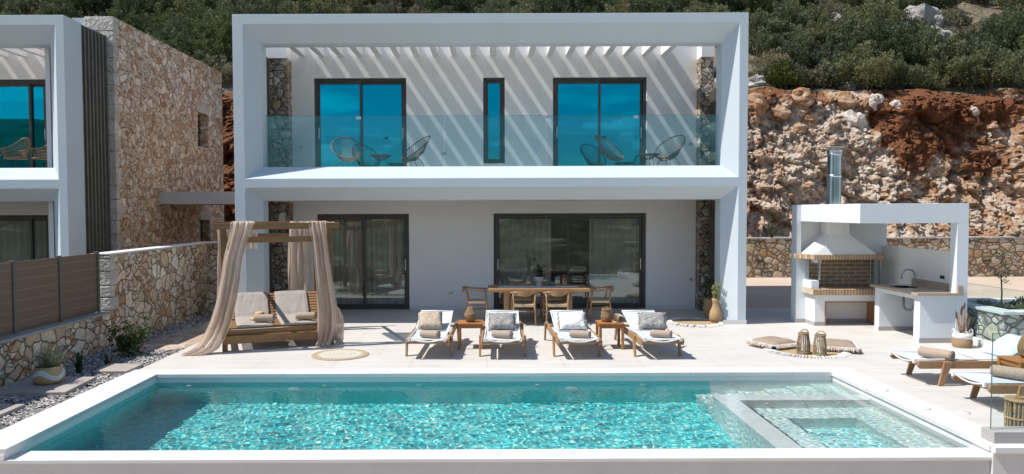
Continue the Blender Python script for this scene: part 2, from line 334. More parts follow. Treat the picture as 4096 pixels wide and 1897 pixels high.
t=MB(); t.box((PX0-.3,PY0,-.158),(PX0,PY1+.3,-.052)); t.box((PX0,PY1,-.158),(PX1,PY1+.3,-.052)); t.box((PX0-.45,7.345,-.105),(PX0,PY0-.001,-.052)); t.box((3.3,PY1,-.9),(PX1,PY1+.3,-.16))
recv.append(structure(t,'pool_upper_wall',M['wet_stone']))
t=MB(); t.box((PX1,PY0,-.9),(PX1+.3,PY1+.3,-.052)); t.box((PX1,7.345,-.105),(PX1+.3,PY0-.001,-.0585)); recv.append(structure(t,'pool_side_wall',M['coping']))
t=MB(); t.box((PX0-.47,7.37,-3.2),(PX1+.0,PY0,-.118)); recv.append(structure(t,'pool_front_wall',[M['frontwall']],bevel=.004))
t=MB(); t.box((PX0-.47,7.345,-.14),(PX1,PY0+.004,-.108)); recv.append(structure(t,'pool_weir_edge',M['coping']))
t=MB(); t.box((PX1+.002,7.33,-3.2),(14,7.62,-.06)); structure(t,'terrace_front_wall',M['frontwall'])
t=MB(); t.box((PX1+.002,7.30,-.058),(14,7.60,.004)); structure(t,'terrace_front_coping',M['coping'],bevel=.004)
t=MB(); t.box((-16,7.37,-3.2),(PX0-.474,7.62,-.06)); structure(t,'garden_front_wall',M['frontwall'])
# spa ring, bench, pit, steps
t=MB(); t.box((3.08,PY0,ZD),(3.36,9.97,-.165)); t.box((3.36,9.70,ZD),(PX1,9.97,-.165)); recv.append(structure(t,'spa_rim',M['wet_stone'],bevel=.008))
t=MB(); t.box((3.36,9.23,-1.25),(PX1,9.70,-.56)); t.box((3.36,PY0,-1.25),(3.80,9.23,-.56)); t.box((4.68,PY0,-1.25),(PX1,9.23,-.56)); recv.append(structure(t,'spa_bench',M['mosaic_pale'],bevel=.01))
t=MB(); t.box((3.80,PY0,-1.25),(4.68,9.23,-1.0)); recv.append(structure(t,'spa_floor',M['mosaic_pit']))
t=MB()
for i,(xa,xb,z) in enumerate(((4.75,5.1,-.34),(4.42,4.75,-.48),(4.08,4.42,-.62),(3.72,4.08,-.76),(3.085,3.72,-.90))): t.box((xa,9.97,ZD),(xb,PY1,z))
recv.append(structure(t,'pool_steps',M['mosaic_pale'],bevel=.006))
# water surface: rippled refracting sheet
m=bpy.data.materials.new('clear water'); m.use_nodes=True; nt=m.node_tree; nt.nodes.clear(); o_=nd(nt,'ShaderNodeOutputMaterial'); g_=nd(nt,'ShaderNodeBsdfGlass'); g_.inputs['IOR'].default_value=1.333; g_.inputs['Color'].default_value=(.93,1,1,1); g_.inputs['Roughness'].default_value=0
nt.links.new(g_.outputs[0],o_.inputs[0]); M['water']=m
waves=[]
random.seed(3)
for i in range(26):
    a=rnd(0,2*PI); lam=rnd(.045,.12); waves.append((math.cos(a)*2*PI/lam,math.sin(a)*2*PI/lam,rnd(0,6.28),.00007*(lam/.07)**1.8))
def wz(x,y): return -.122+sum(A*math.sin(kx*x+ky*y+ph) for kx,ky,ph,A in waves)
wx0,wx1,wy0,wy1=PX0-.02,PX1+.02,PY0-.02,PY1+.02
nx,ny=860,290
vs=[(wx0+(wx1-wx0)*i/nx,wy0+(wy1-wy0)*j/ny,wz(wx0+(wx1-wx0)*i/nx,wy0+(wy1-wy0)*j/ny)) for j in range(ny+1) for i in range(nx+1)]
fs=[(j*(nx+1)+i,j*(nx+1)+i+1,(j+1)*(nx+1)+i+1,(j+1)*(nx+1)+i) for j in range(ny) for i in range(nx)]
t=MB(); t.add(vs,fs); wo=structure(t,'pool_water',M['water'],smooth=True)
if wo.data.polygons[0].normal.z<0:
    wo.data.flip_normals()
wo.cycles.is_caustics_caster=True
for o in recv: o.cycles.is_caustics_receiver=True
# wall fittings
def fitting(loc,r,label,nrm):
    mb=MB(); mb.lathe([(r,0),(r,.012),(r*.8,.02),(r*.3,.022),(0.0,.02)],n=16)
    q=Vector((0,0,1)).rotation_difference(Vector(nrm)).to_matrix().to_4x4(); mb.xf(Matrix.Translation(loc)@q)
    o=mb.build('pool_light' if r>.08 else 'water_jet',M['white_plastic'],None,smooth=True); o.cycles.is_caustics_receiver=True
    return o
for x,lb in ((-2.85,'large round pool light in the back wall under the daybed side'),(1.25,'large round pool light in the back wall in front of the third lounger')):
    tag(fitting((x,PY1,-.55),.095,lb,(0,-1,0)),lb,'pool light','round lights in the pool back wall')
for x,lb in ((-4.4,'small jet in the back wall nearest the left end of the pool'),(-2.4,'small jet in the back wall right of the large pool light'),(-1.0,'small jet low in the pool wall opposite the first lounger'),(.75,'small jet in the back wall left of the second large light'),(2.3,'small jet in the back wall in front of the fourth lounger'),(3.6,'small jet in the back wall beside the pool steps')):
    tag(fitting((x,PY1,-.33),.04,lb,(0,-1,0)),lb,'water jet','small jets in the pool back wall')
for x,lb in ((3.72,'round spa jet nearest the left corner of the spa rim'),(4.2,'middle round spa jet in the spa back wall'),(4.68,'round spa jet at the right end of the spa back wall')):
    tag(fitting((x,9.70,-.34),.035,lb,(0,-1,0)),lb,'water jet','jets in the spa back wall')
for i,(x,y,lb) in enumerate(((5.25,9.64,'white domed cap on the right coping nearer the pool steps'),(5.26,8.74,'white domed cap on the right coping nearer the glass screen'))):
    mb=MB(); mb.lathe([(.055,0),(.05,.012),(.035,.026),(.012,.034),(0,.036)],n=16); o=mb.build('pool_jet_button',M['white_plastic'],None,smooth=True); o.location=(x,y,.008); tag(o,lb,'pool cap','domed caps on the pool coping')
mb=MB(); mb.lathe([(.06,0),(.06,.006),(0,.008)],n=18); o=mb.build('skimmer_lid',M['white_plastic'],None,smooth=True); o.location=(5.62,8.57,.002); tag(o,'flat round white skimmer lid on the paving right of the coping','lid')

# garden strip left: gravel, path, stepping stones
structure(B((-16,7.60,-.3),(-5.37,26,-.03)).box((-5.37,11.1,-.3),(-5.302,YW,-.03)),'gravel_bed',M['gravelbase'])
random.seed(11)
pt=[(-6.02,12.6),(-5.55,12.75),(-5.305,13.0),(-5.305,17.9),(-6.05,17.9),(-6.15,15.0),(-6.35,13.2)]
structure(MB().prism(pt,2,-.1,-.008),'flagstone_path',M['flag'])
gs=MB()
ico=[(0,0,1),(.89,0,.2),(.28,.85,.2),(-.72,.53,.2),(-.72,-.53,.2),(.28,-.85,.2),(0,0,-1)]
icf=[(0,1,2),(0,2,3),(0,3,4),(0,4,5),(0,5,1),(6,2,1),(6,3,2),(6,4,3),(6,5,4),(6,1,5)]
for i in range(12500):
    y=8.3+(rnd(0,1)**1.25)*9.6; x=rnd(-6.72,-5.32)
    if -5.98+.08*math.sin(y*3)<x and y>12.85: continue
    s=rnd(.012,.03)
    z=-.03+rnd(0,.022)
    a=rnd(0,6.28); ca,sa=math.cos(a),math.sin(a); k=(rnd(.7,1.3),rnd(.6,1.1),rnd(.4,.8))
    gs.add([(x+s*(v[0]*k[0]*ca-v[1]*k[1]*sa),y+s*(v[0]*k[0]*sa+v[1]*k[1]*ca),z+s*v[2]*k[2]) for v in ico],icf)
m,nt,p=newmat('grey white gravel'); g=nd(nt,'ShaderNodeNewGeometry'); c=ramp(nt,[(0,(.16,.15,.15)),(.35,(.30,.28,.27)),(.7,(.42,.40,.38)),(1,(.62,.60,.57))],g.outputs['Random Per Island']).outputs[0]; nt.links.new(c,p.inputs['Base Color']); p.inputs['Roughness'].default_value=.8
o=gs.build('gravel',m,None); tag(o,'grey and white gravel spread along the foot of the stone wall','gravel',kind='stuff')
for poly,lb in (([(-6.58,9.55),(-6.55,10.5),(-5.62,10.5),(-5.55,9.6)],'large grey stepping stone with the plant basket standing on it'),([(-5.86,10.86),(-5.93,11.4),(-5.36,11.4),(-5.36,10.86)],'smaller grey stepping stone between the gravel and the pool coping'),([(-6.75,8.3),(-6.7,9.0),(-5.7,9.0),(-5.7,8.35)],'grey stepping stone at the left edge in front of the basket')):
    tag(MB().prism(poly,2,-.03,.035).build('stepping_stone',M['slabstone'],None,bevel=.006),lb,'stepping stone','stepping stones in the gravel')
# rear yard and drive
structure(B((5.40,YW+.1,-.2),(60,26.1,-.006)).box((14.0,7.0,-.2),(60,YW+.1,-.006)),'rear_yard',M['yard'])
structure(B((-60,26.0,-.2),(5.40,27.5,-.02)).box((-8.7,YW+.1,-.2),(5.4,26.0,-.014)),'back_ground',M['yard'])
# ================================================================== ROCK CUT + HILL
random.seed(5)
def cliffmat():
    m,nt,p=newmat('cut limestone and red earth'); v=coord(nt)
    s=nd(nt,'ShaderNodeSeparateXYZ'); nt.links.new(v,s.inputs[0])
    a=nd(nt,'ShaderNodeAttribute'); a.attribute_name='red'; 
    n1=noi(nt,v,3.2,8,.68); n2=noi(nt,v,.75,5); n4=noi(nt,v,14,6,.7); n5=noi(nt,coord(nt,(1,1,2.2)),1.6,7,.65)
    rock=ramp(nt,[(.25,(.34,.19,.10)),(.38,(.50,.345,.23)),(.48,(.62,.49,.375)),(.59,(.73,.64,.55)),(1,(.80,.77,.72))],n1).outputs[0]
    ochre=ramp(nt,[(.40,(.30,.115,.04)),(.60,(.58,.34,.17))],n4).outputs[0]
    oc=nd(nt,'ShaderNodeMath',operation='MULTIPLY_ADD'); nt.links.new(a.outputs['Fac'],oc.inputs[0]); oc.inputs[1].default_value=.30; nt.links.new(n5,oc.inputs[2])
    r=mixc(nt,ramp(nt,[(.49,(0,0,0)),(.64,(.9,.9,.9))],oc.outputs[0]).outputs[0],rock,ochre)
    red=ramp(nt,[(.3,(.10,.035,.014)),(.5,(.21,.075,.027)),(.7,(.33,.14,.06))],n4).outputs[0]
    ad=nd(nt,'ShaderNodeMath',operation='MULTIPLY_ADD'); nt.links.new(n5,ad.inputs[0]); ad.inputs[1].default_value=.9; nt.links.new(a.outputs['Fac'],ad.inputs[2])
    f=ramp(nt,[(.72,(0,0,0)),(1.0,(1,1,1))],ad.outputs[0]).outputs[0]
    c=mixc(nt,f,r,red); nt.links.new(c,p.inputs['Base Color']); p.inputs['Roughness'].default_value=.95
    bump(nt,p,noi(nt,v,9,9,.75),1.,.16); return m
M['cliff']=cliffmat()
M['hillsoil']=simple('dry hill soil',(.22,.18,.12),(.10,.085,.05),.8,.95,1,5,.2)
def vor(x,y,z,sc):
    d,pts=noise.voronoi(Vector((x*sc,y*sc,z*sc))); return d,pts
def sst(a,b,x):
    t=max(0,min(1,(x-a)/(b-a))); return t*t*(3-2*t)
def ctop(x): return 7.05+.35*N3(x,0,0,.35)+.25*N3(x,3,0,1.1)-.5*sst(16,21,x)*0
def blob(x,z,cx,cz,rx,rz): return max(0,1-math.hypot((x-cx)/rx,(z-cz)/rz))
def redness(x,z):
    t=ctop(x)
    r=.55*sst(t-1.1,t-.2,z)*(1 if x<13.2 else .35)
    r+=1.6*blob(x,z,16.5,5.9,2.3,1.7)+1.3*blob(x,z,15.9,4.7,1.2,1.4)+1.0*blob(x,z,18.9,6.3,1.9,.9)+.5*blob(x,z,9.8,6.2,.9,.8)
    r+=.45*blob(x,z,18.6,4.6,1.8,1.1)
    if x<0: r+=.75
    r+=.30*sst(12,20,x)+.22*sst(11.8,9,x)-.32*blob(x,z,13.4,4.0,3.2,3.5)
    return max(-.2,r+.28*N3(x,0,z,.9)-.05)
def facet(x,y,z,sc,amp,tilt):
    q,pts=noise.voronoi(Vector((x*sc,y*sc,z*sc))); c=pts[0]; h=noise.cell(c*3.1+Vector((.5,.5,.5))); gx=noise.cell(c*5.7+Vector((9.1,0,0)))-.5; gz=noise.cell(c*7.3+Vector((0,4.2,0)))-.5
    return amp*(h-.5)+amp*tilt*(gx*(x*sc-c.x)+(gz*.7-.22)*(z*sc-c.z)) - amp*.9*max(0,.07-(q[1]-q[0]))/.07
def cdisp(x,z):
    wx=x+.35*N3(x,0,z,1.1)+.12*N3(x,4,z,3); wz_=z+.35*N3(x,9,z,1.1)+.12*N3(x,8,z,3)
    d=.85+.5*N3(x,1,z*.6,.35)+.28*N3(x,2,z,.9)
    big=.45+.55*sst(-.25,.35,N3(x,11,z,.45))
    fl=sst(4.2,2.6,z); q=1.1-.5*fl; T=noise.turbulence(Vector((x*.9+3,1.7,z*.9*q)),6,True,noise_basis='PERLIN_ORIGINAL',amplitude_scale=.55,frequency_scale=2.1)
    d+=-.40*T+.25+facet(wx,0,wz_*.7,.60,.26,1.5)*big+facet(wx,5,wz_*.85,1.35,.12,1.8)*big+facet(x+.1*N3(x,4,z,4),7,z+.1*N3(x,5,z,4),3.0,.06,2.)+facet(x,3,z*1.3,7.,.032,2.)
    d+=.12*fl*N3(x,2,z*.3,2.2)
    d+=.08*N3(x,3,z,3.5)+.05*N3(x,6,z,9)
    return d
xs=[];x=-26.
while x<60:
    xs.append(x); x+= .055 if (8.3<x<20.5) else (.11 if (-10.8<x<-6.5 or 20<x<27 or 5<x<8.4) else .4)
nz=112
vs=[];red=[]
for j in range(nz+1):
    for x in xs:
        z=.2+(ctop(x)-.2)*j/nz; 
        e=sst(0,.06,j/nz)*(1-.6*sst(.93,1,j/nz)); y=27.55+.32*(z-1.3)-cdisp(x,z)*e
        vs.append((x,y,z)); red.append(redness(x,z))
# continue as scrub-covered slope
ys=[29.9+.9*i for i in range(12)]+[42,47,54,66,84,110]
def hillz(x,y):
    b=ctop(x)+(y-29.5)*.62*(1-.0025*(y-29)); return b+ (.7*N3(x,y,0,.16)+.35*N3(x,y,4,.5))*min(1,(y-29.3)/2.5)
for y in ys:
    for x in xs: vs.append((x,y,hillz(x,y))); red.append(.1)
n=len(xs); rows=nz+1+len(ys)
fs=[(j*n+i,j*n+i+1,(j+1)*n+i+1,(j+1)*n+i) for j in range(rows-1) for i in range(n-1)]
mb=MB(); mb.add(vs,fs); mb.m=[0 if k//(n-1)<nz else 1 for k in range(len(fs))]
o=mb.build('rock_cutting_and_hillside',[M['cliff'],M['hillsoil']],None,smooth=False); o['kind']='structure'
at=o.data.attributes.new('red','FLOAT','POINT'); at.data.foreach_set('value',red)
# boulders near the brink
def boulder(loc,s,lb,group,seed,mat='limestone',squash=(1,.8,.75)):
    random.seed(seed); mb=MB(); nn=14
    vs=[];fs=[]
    for i in range(nn+1):
        for j in range(20):
            th=PI*i/nn; ph=2*PI*j/20; d=Vector((math.sin(th)*math.cos(ph),math.sin(th)*math.sin(ph),math.cos(th)))
            q,pts=noise.voronoi(d*1.3+Vector((seed*3.1,0,0))); r=.75+.35*min(1,q[1]-q[0])+.2*noise.noise(d*2+Vector((seed,0,0)))+.08*noise.noise(d*7)
            vs.append((d.x*r*s*squash[0],d.y*r*s*squash[1],d.z*r*s*squash[2]))
    for i in range(nn):
        for j in range(20): fs.append((i*20+j,i*20+(j+1)%20,(i+1)*20+(j+1)%20,(i+1)*20+j))
    mb.add(vs,fs); o=mb.build('boulder',M[mat],None); o.location=loc; o.rotation_euler=(rnd(-.4,.4),rnd(-.4,.4),rnd(0,6)); return tag(o,lb,'boulder',group)
def rocky(name,c1,c2,c3):
    m,nt,p=newmat(name); v=coord(nt); n=noi(nt,v,4,7,.7); nt.links.new(ramp(nt,[(.32,c3),(.48,c2),(.66,c1)],n).outputs[0],p.inputs['Base Color']); p.inputs['Roughness'].default_value=.95; bump(nt,p,noi(nt,v,11,6,.7),1,.1); return m
M['ochrock']=rocky('ochre stained rock',(.58,.46,.36),(.42,.24,.12),(.22,.085,.03))
M['whiterock']=rocky('pale limestone',(.74,.70,.66),(.60,.54,.48),(.34,.24,.17))
bl=[(12.1,6.65,.66,'ochrock','large ochre rock near the top of the cutting above the steel flue'),(15.0,6.55,.5,'whiterock','white boulder at the brink left of the dark red earth'),(15.75,6.35,.42,'whiterock','white boulder at the upper edge of the dark red earth'),(13.9,6.6,.55,'ochrock','squat orange rock just below the brink left of the white boulders'),(10.4,6.4,.7,'ochrock','broad brown rock slab at the top left of the cutting'),(11.3,6.15,.5,'ochrock','leaning ochre block below and left of the large ochre rock'),(19.0,6.2,.36,'whiterock','small white rock set in the red earth at the right'),(12.4,5.9,.42,'ochrock','small ochre rock right below the large ochre rock'),(14.2,5.7,.72,'whiterock','large white rock bulging below the brink left of the red earth'),(11.9,5.45,.38,'ochrock','lowest of the ochre rocks at the left of the cutting')]
for i,(x,z,s,mt,lb) in enumerate(bl): boulder((x,27.45+.32*(z-1.3)-cdisp(x,z)*.75,z),s,lb,'rocks bedded in the cutting',20+i,mt)
for i,(x,y,s,lb) in enumerate(((9.8,29.9,.75,'grey white limestone outcrop at the brink beside the villa corner'),(10.9,29.8,.55,'grey limestone outcrop under the yellow green bush'),(14.6,29.9,.5,'flat grey rock lying on the brink above the white boulder'),(19.5,35.0,1.0,'large pale outcrop high on the slope at the right'),(21.5,36.5,1.6,'large pale outcrop in the top right corner of the slope'),(20.2,33.4,1.1,'pale outcrop below the top right outcrops'),(22.0,33.0,1.0,'pale rock at the right edge of the slope'),(17.0,36.2,.8,'pale rock showing between shrubs high on the slope'),(-6.0,36.0,.9,'pale rock between the shrubs above the stone wing'),(-12.5,37,.8,'pale rock above the left villa roof'),(9.3,31.5,.7,'grey rock half hidden in shrubs above the villa corner'))):
    boulder((x,y,hillz(x,y)+.1),s,lb,'outcrops on the slope',50+i)
# shrubs
def shrub_mesh(seed,r,h,n,leaf,tw=False,ls=1.0):
    random.seed(seed); mb=MB(); lobes=[]
    for k in range(52):
        a=rnd(0,6.28); q=(rnd(0,1)**.6)*.92*r; top=h*(1-.55*(q/r)**2)
        base=Vector((q*.55*math.cos(a),q*.55*math.sin(a),top*rnd(.05,.45))); tip=Vector((q*math.cos(a)*1.05,q*math.sin(a)*1.05,top*rnd(.62,1.12)))
        lobes.append((base,tip,rnd(.12,.24)*r))
    for i in range(n):
        b0,t0,w0=random.choice(lobes); f=rnd(0,1)**.7; ax=(t0-b0)
        ph=rnd(0,6.28); o1=ax.orthogonal().normalized(); o2=ax.normalized().cross(o1); rr=w0*(1-.75*f**2)*(rnd(.1,1)**.5)
        off=(o1*math.cos(ph)+o2*math.sin(ph)); P=b0+ax*f+off*rr
        if P.z<.02: P.z=.02
        d=(off*.7+ax.normalized()*rnd(.3,1.2)+Vector((rnd(-.5,.5),rnd(-.5,.5),rnd(-.3,.5)))).normalized()
        sd_=d.cross(Vector((rnd(-1,1),rnd(-1,1),rnd(-1,1)))).normalized()
        l=leaf*rnd(.6,1.5); wd=l*rnd(.16,.32)*ls
        mb.add([P,P+d*l*.5+sd_*wd,P+d*l,P+d*l*.5-sd_*wd],[(0,1,2,3)])
    return mb
def shrub(name,seed,r,h,n,leaf,mat,label,cat,group,loc=(0,0,0)):
    e=thing(name,loc,label,cat,group)
    shrub_mesh(seed,r,h,n,leaf).build('foliage',M[mat],e,world=False)
    random.seed(seed); mb=MB()
    for k in range(6):
        a=rnd(0,6.28); q=rnd(.2,.6)*r; mb.tube([(0,0,-.1),(q*.4*math.cos(a),q*.4*math.sin(a),h*.25),(q*math.cos(a),q*math.sin(a),h*.62)],[.035,.022,.01],5)
    mb.build('stems',M['bark'],e,world=False)
    return e
GL={}
protos=[('scrub_bush',1,1.25,1.35,9500,.075,'leaf_olive','dense olive green scrub bush on the hillside','scrub bush','olive scrub bushes on the hillside'),
 ('evergreen_bush',2,1.3,1.6,9500,.08,'leaf_green','dark green evergreen bush on the hillside','evergreen bush','dark evergreen bushes on the hillside'),
 ('dry_bush',3,.75,.75,4500,.06,'leaf_dry','low grey dry bush on the hillside','dry bush','grey dry bushes on the hillside'),
 ('scrub_bush',4,1.0,1.15,8000,.07,'leaf_olive','dense olive green scrub bush on the hillside','scrub bush','olive scrub bushes on the hillside'),
 ('evergreen_bush',5,1.05,1.9,8500,.08,'leaf_green','dark green evergreen bush on the hillside','evergreen bush','dark evergreen bushes on the hillside')]
random.seed(17)
cand=[]
def vis(x,y,z):
    px=1224+x/y*1850; py=530-(z-2.4)/y*1850
    if px<-120 or px>2700 or py>250 or py<-140: return False
    if px>1860: return True
    if 600<px<1860: return py<70
    if px<=240: return py<80
    if px<=600: return py<60+(px-240)*.55
    return False
yy=30.1
while yy<42.5:
    xx=-27+rnd(0,1.2)
    while xx<33:
        x=xx+rnd(-.35,.35); y=yy+rnd(-.35,.35); z=hillz(x,y)
        if vis(x,y,z+1.2): cand.append((x,y,z))
        xx+=1.3 if yy<34 else 1.5
    yy+=1.15 if yy<34 else 1.4
P=None; used={}
for (x,y,z) in cand:
    f=N3(x,y,1,.13)+rnd(-.25,.25)
    if x>16.5 and y>32.5 and rnd(0,1)<.55: k=2 if rnd(0,1)<.6 else None
    elif y<30.9: k=random.choice([2,2,3,0])
    else: k=random.choice([1,4,1,0]) if f>.12 else (random.choice([0,3,0,3,4]) if f>-.22 else random.choice([2,3,0]))
    if k is None: continue
    s=rnd(.85,1.45)
    if k not in used: e=shrub(*protos[k]); used[k]=e; e.location=(x,y,z-.12)
    else: e=copy_tree(used[k],loc=(x,y,z-.12),rz=rnd(0,6.28))
    e.scale=(s,s,s*rnd(.85,1.15))
e=shrub('round_bush',9,.95,1.15,5200,.09,'leaf_yel','round yellow green bush at the brink of the cutting right of the villa','round bush',None,(12.0,29.8,hillz(12.0,29.9)-.1))
e=shrub('broom_bush',12,.55,1.0,2000,.12,'leaf_dry','wispy pale broom bush on the brink above the ochre rock','broom bush',None,(13.6,29.8,hillz(13.6,29.9)))
# tufts at cliff foot
def tuft(name,loc,n,h,spread,mat,lb,cat,w=.02,group=None,seed=1,curve=.5):
    random.seed(seed); mb=MB()
    for i in range(n):
        a=rnd(0,6.28); l=h*rnd(.6,1.1); o=spread*rnd(.3,1); b=Vector((rnd(-.03,.03),rnd(-.03,.03),0)); d=Vector((math.cos(a),math.sin(a),0)); sd=Vector((-d.y,d.x,0))
        pts=[b+d*o*(t**1.8)*1+Vector((0,0,l*(t-curve*.35*t*t*t))) for t in (0,.3,.6,.85,1)]
        ww=[w*.6,w,w*.9,w*.5,.001]
        vs=[];
        for q,k in zip(pts,ww): vs+= [q-sd*k,q+sd*k]
        mb.add(vs,[(2*i_,2*i_+1,2*i_+3,2*i_+2) for i_ in range(4)])
    o=mb.build(name,M[mat],None); o.location=loc; return tag(o,lb,cat,group)
tuft('grass_tuft',(10.15,26.15,1.38),46,.62,.32,'leaf_olive','spiky green tuft growing on top of the rear stone wall near the villa','grass tuft',.02,seed=3)
tuft('grass_tuft',(12.85,26.2,1.38),26,.22,.2,'leaf_olive','low tuft on the rear stone wall seen behind the kitchen opening','grass tuft',.012,seed=4)
tuft('grass_tuft',(18.9,26.2,1.38),40,.28,.5,'leaf_olive','wide low tuft on the rear stone wall at the right end','grass tuft',.012,seed=5)
# ================================================================== FAR HILLSIDE (facing the house, seen mirrored in the glazing)
def farz(x,y):
    t=(-y)/120
    ridge=9.0+13.5*sst(-40,-98,x)*1+ (2.2*N3(x,0,0,.02)+1.2*N3(x,0,3,.06))
    if y>-45: b=-3.2-10*sst(5,-45,y)
    else: b=-13.2+(ridge+13.2)*sst(-45,-125,y)
    if y<-125: b=ridge-(-125-y)*.1
    return b+(1.1*N3(x,y,0,.06)+.5*N3(x,y,5,.2))*sst(-8,-30,y)
m,nt,p=newmat('scrubby far hillside'); v=coord(nt); n1=noi(nt,v,.22,8,.7); n2=noi(nt,coord(nt,(.3,1,3)),.35,5,.6)
c=ramp(nt,[(.38,(.018,.026,.012)),(.52,(.055,.065,.03)),(.68,(.16,.15,.10))],n1).outputs[0]
c=mixc(nt,ramp(nt,[(.62,(0,0,0)),(.68,(.7,.7,.7))],n2).outputs[0],c,(.30,.29,.26)); nt.links.new(c,p.inputs['Base Color']); p.inputs['Roughness'].default_value=.95
gx=[-220+5*i for i in range(89)]; gy=[7.0,3,-2,-8]+[-12-4*i for i in range(34)]
vs=[(x,y,farz(x,y)) for y in gy for x in gx]; n=len(gx); fs=[(j*n+i,j*n+i+1,(j+1)*n+i+1,(j+1)*n+i) for j in range(len(gy)-1) for i in range(n-1)]
structure(MB().add(vs,fs),'far_hillside',m,smooth=True)
structure(B((-40,-5,-3.6),(40,7.30,-3.02)),'bounce_slab',M['yard'])  # pale slab added out of view to bounce light onto the front walls
# base sheet
structure(B((-500,-500,-14.5),(500,500,-14.0)),'ground',M['hillsoil'])

# ================================================================== VILLA BUILDER PARTS
def holed(mb,x0,x1,z0,z1,holes,yf,yb,ax='y'):
    X=sorted({x0,x1}|{h[0] for h in holes}|{h[1] for h in holes}); Z=sorted({z0,z1}|{h[2] for h in holes}|{h[3] for h in holes})
    sol=lambda i,j: 0<=i<len(X)-1 and 0<=j<len(Z)-1 and not any(h[0]<=(X[i]+X[i+1])/2<=h[1] and h[2]<=(Z[j]+Z[j+1])/2<=h[3] for h in holes)
    vid={}; 
    def V(x,y,z):
        k=(x,y,z)
        if k not in vid: vid[k]=len(mb.v); mb.v.append(k if ax=='y' else (y,x,z))
        return vid[k]
    def F(*q): mb.f.append(tuple(V(*a) for a in q)); mb.m.append(mb.cur)
    for i in range(len(X)-1):
        for j in range(len(Z)-1):
            if not sol(i,j): continue
            a,b,c,d=X[i],X[i+1],Z[j],Z[j+1]
            F((a,yf,c),(b,yf,c),(b,yf,d),(a,yf,d)); F((a,yb,d),(b,yb,d),(b,yb,c),(a,yb,c))
            if not sol(i-1,j): F((a,yf,c),(a,yf,d),(a,yb,d),(a,yb,c))
            if not sol(i+1,j): F((b,yf,d),(b,yf,c),(b,yb,c),(b,yb,d))
            if not sol(i,j-1): F((a,yf,c),(a,yb,c),(b,yb,c),(b,yf,c))
            if not sol(i,j+1): F((a,yf,d),(b,yf,d),(b,yb,d),(a,yb,d))
    return mb
def portal(x0,x1,ztop):
    """white splayed portal frame: outer x0..x1; two openings"""
    mb=MB(); lo,ro=x0+.22,x1-.18; li,ri=x0+.50,x1-.46
    U0=(lo,ro,3.08,6.265); U1=(li,ri,3.34,5.93); L0=(lo,ro,0,2.89); L1=(li,ri,0,2.63)
    vid={}
    def V(*k):
        if k not in vid: vid[k]=len(mb.v); mb.v.append(k)
        return vid[k]
    def F(*q): mb.f.append(tuple(V(*a) for a in q)); mb.m.append(0)
    y=YF; Z=[0,2.89,3.08,6.265,ztop]; X=[x0,lo,ro,x1]
    for j in range(4):
        for i in range(3):
            if i==1 and j in (0,2): continue
            F((X[i],y,Z[j]),(X[i+1],y,Z[j]),(X[i+1],y,Z[j+1]),(X[i],y,Z[j+1]))
            F((X[i],YL,Z[j+1]),(X[i+1],YL,Z[j+1]),(X[i+1],YL,Z[j]),(X[i],YL,Z[j])) if i!=1 or j in (1,3) else None
    def ring(a,b,ya,yb,full):
        (ax0,ax1,az0,az1),(bx0,bx1,bz0,bz1)=a,b
        F((ax0,ya,az0),(ax0,ya,az1),(bx0,yb,bz1),(bx0,yb,bz0)); F((ax1,ya,az1),(ax1,ya,az0),(bx1,yb,bz0),(bx1,yb,bz1))
        F((ax0,ya,az1),(ax1,ya,az1),(bx1,yb,bz1),(bx0,yb,bz1))
        if full: F((ax1,ya,az0),(ax0,ya,az0),(bx0,yb,bz0),(bx1,yb,bz0))
    ring(U0,U1,YF,YB,True); ring(L0,L1,YF,YB,False); ring(U1,U1,YB,YL,True); ring(L1,L1,YB,YL,False)
    for a,b in ((U1,U0),(L1,L0)):  # back annulus
        F((b[0],YL,b[2]),(a[0],YL,a[2]),(a[0],YL,a[3]),(b[0],YL,b[3])); F((a[1],YL,a[2]),(b[1],YL,b[2]),(b[1],YL,b[3]),(a[1],YL,a[3]))
        F((b[0],YL,b[3]),(a[0],YL,a[3]),(a[1],YL,a[3]),(b[1],YL,b[3]))
        if a is U1: F((b[0],YL,b[2]),(b[1],YL,b[2]),(a[1],YL,a[2]),(a[0],YL,a[2]))
    for j in range(4):
        F((x0,YF,Z[j]),(x0,YF,Z[j+1]),(x0,YL,Z[j+1]),(x0,YL,Z[j])); F((x1,YF,Z[j+1]),(x1,YF,Z[j]),(x1,YL,Z[j]),(x1,YL,Z[j+1]))
    for i in range(3): F((X[i],YF,ztop),(X[i+1],YF,ztop),(X[i+1],YL,ztop),(X[i],YL,ztop))
    return mb
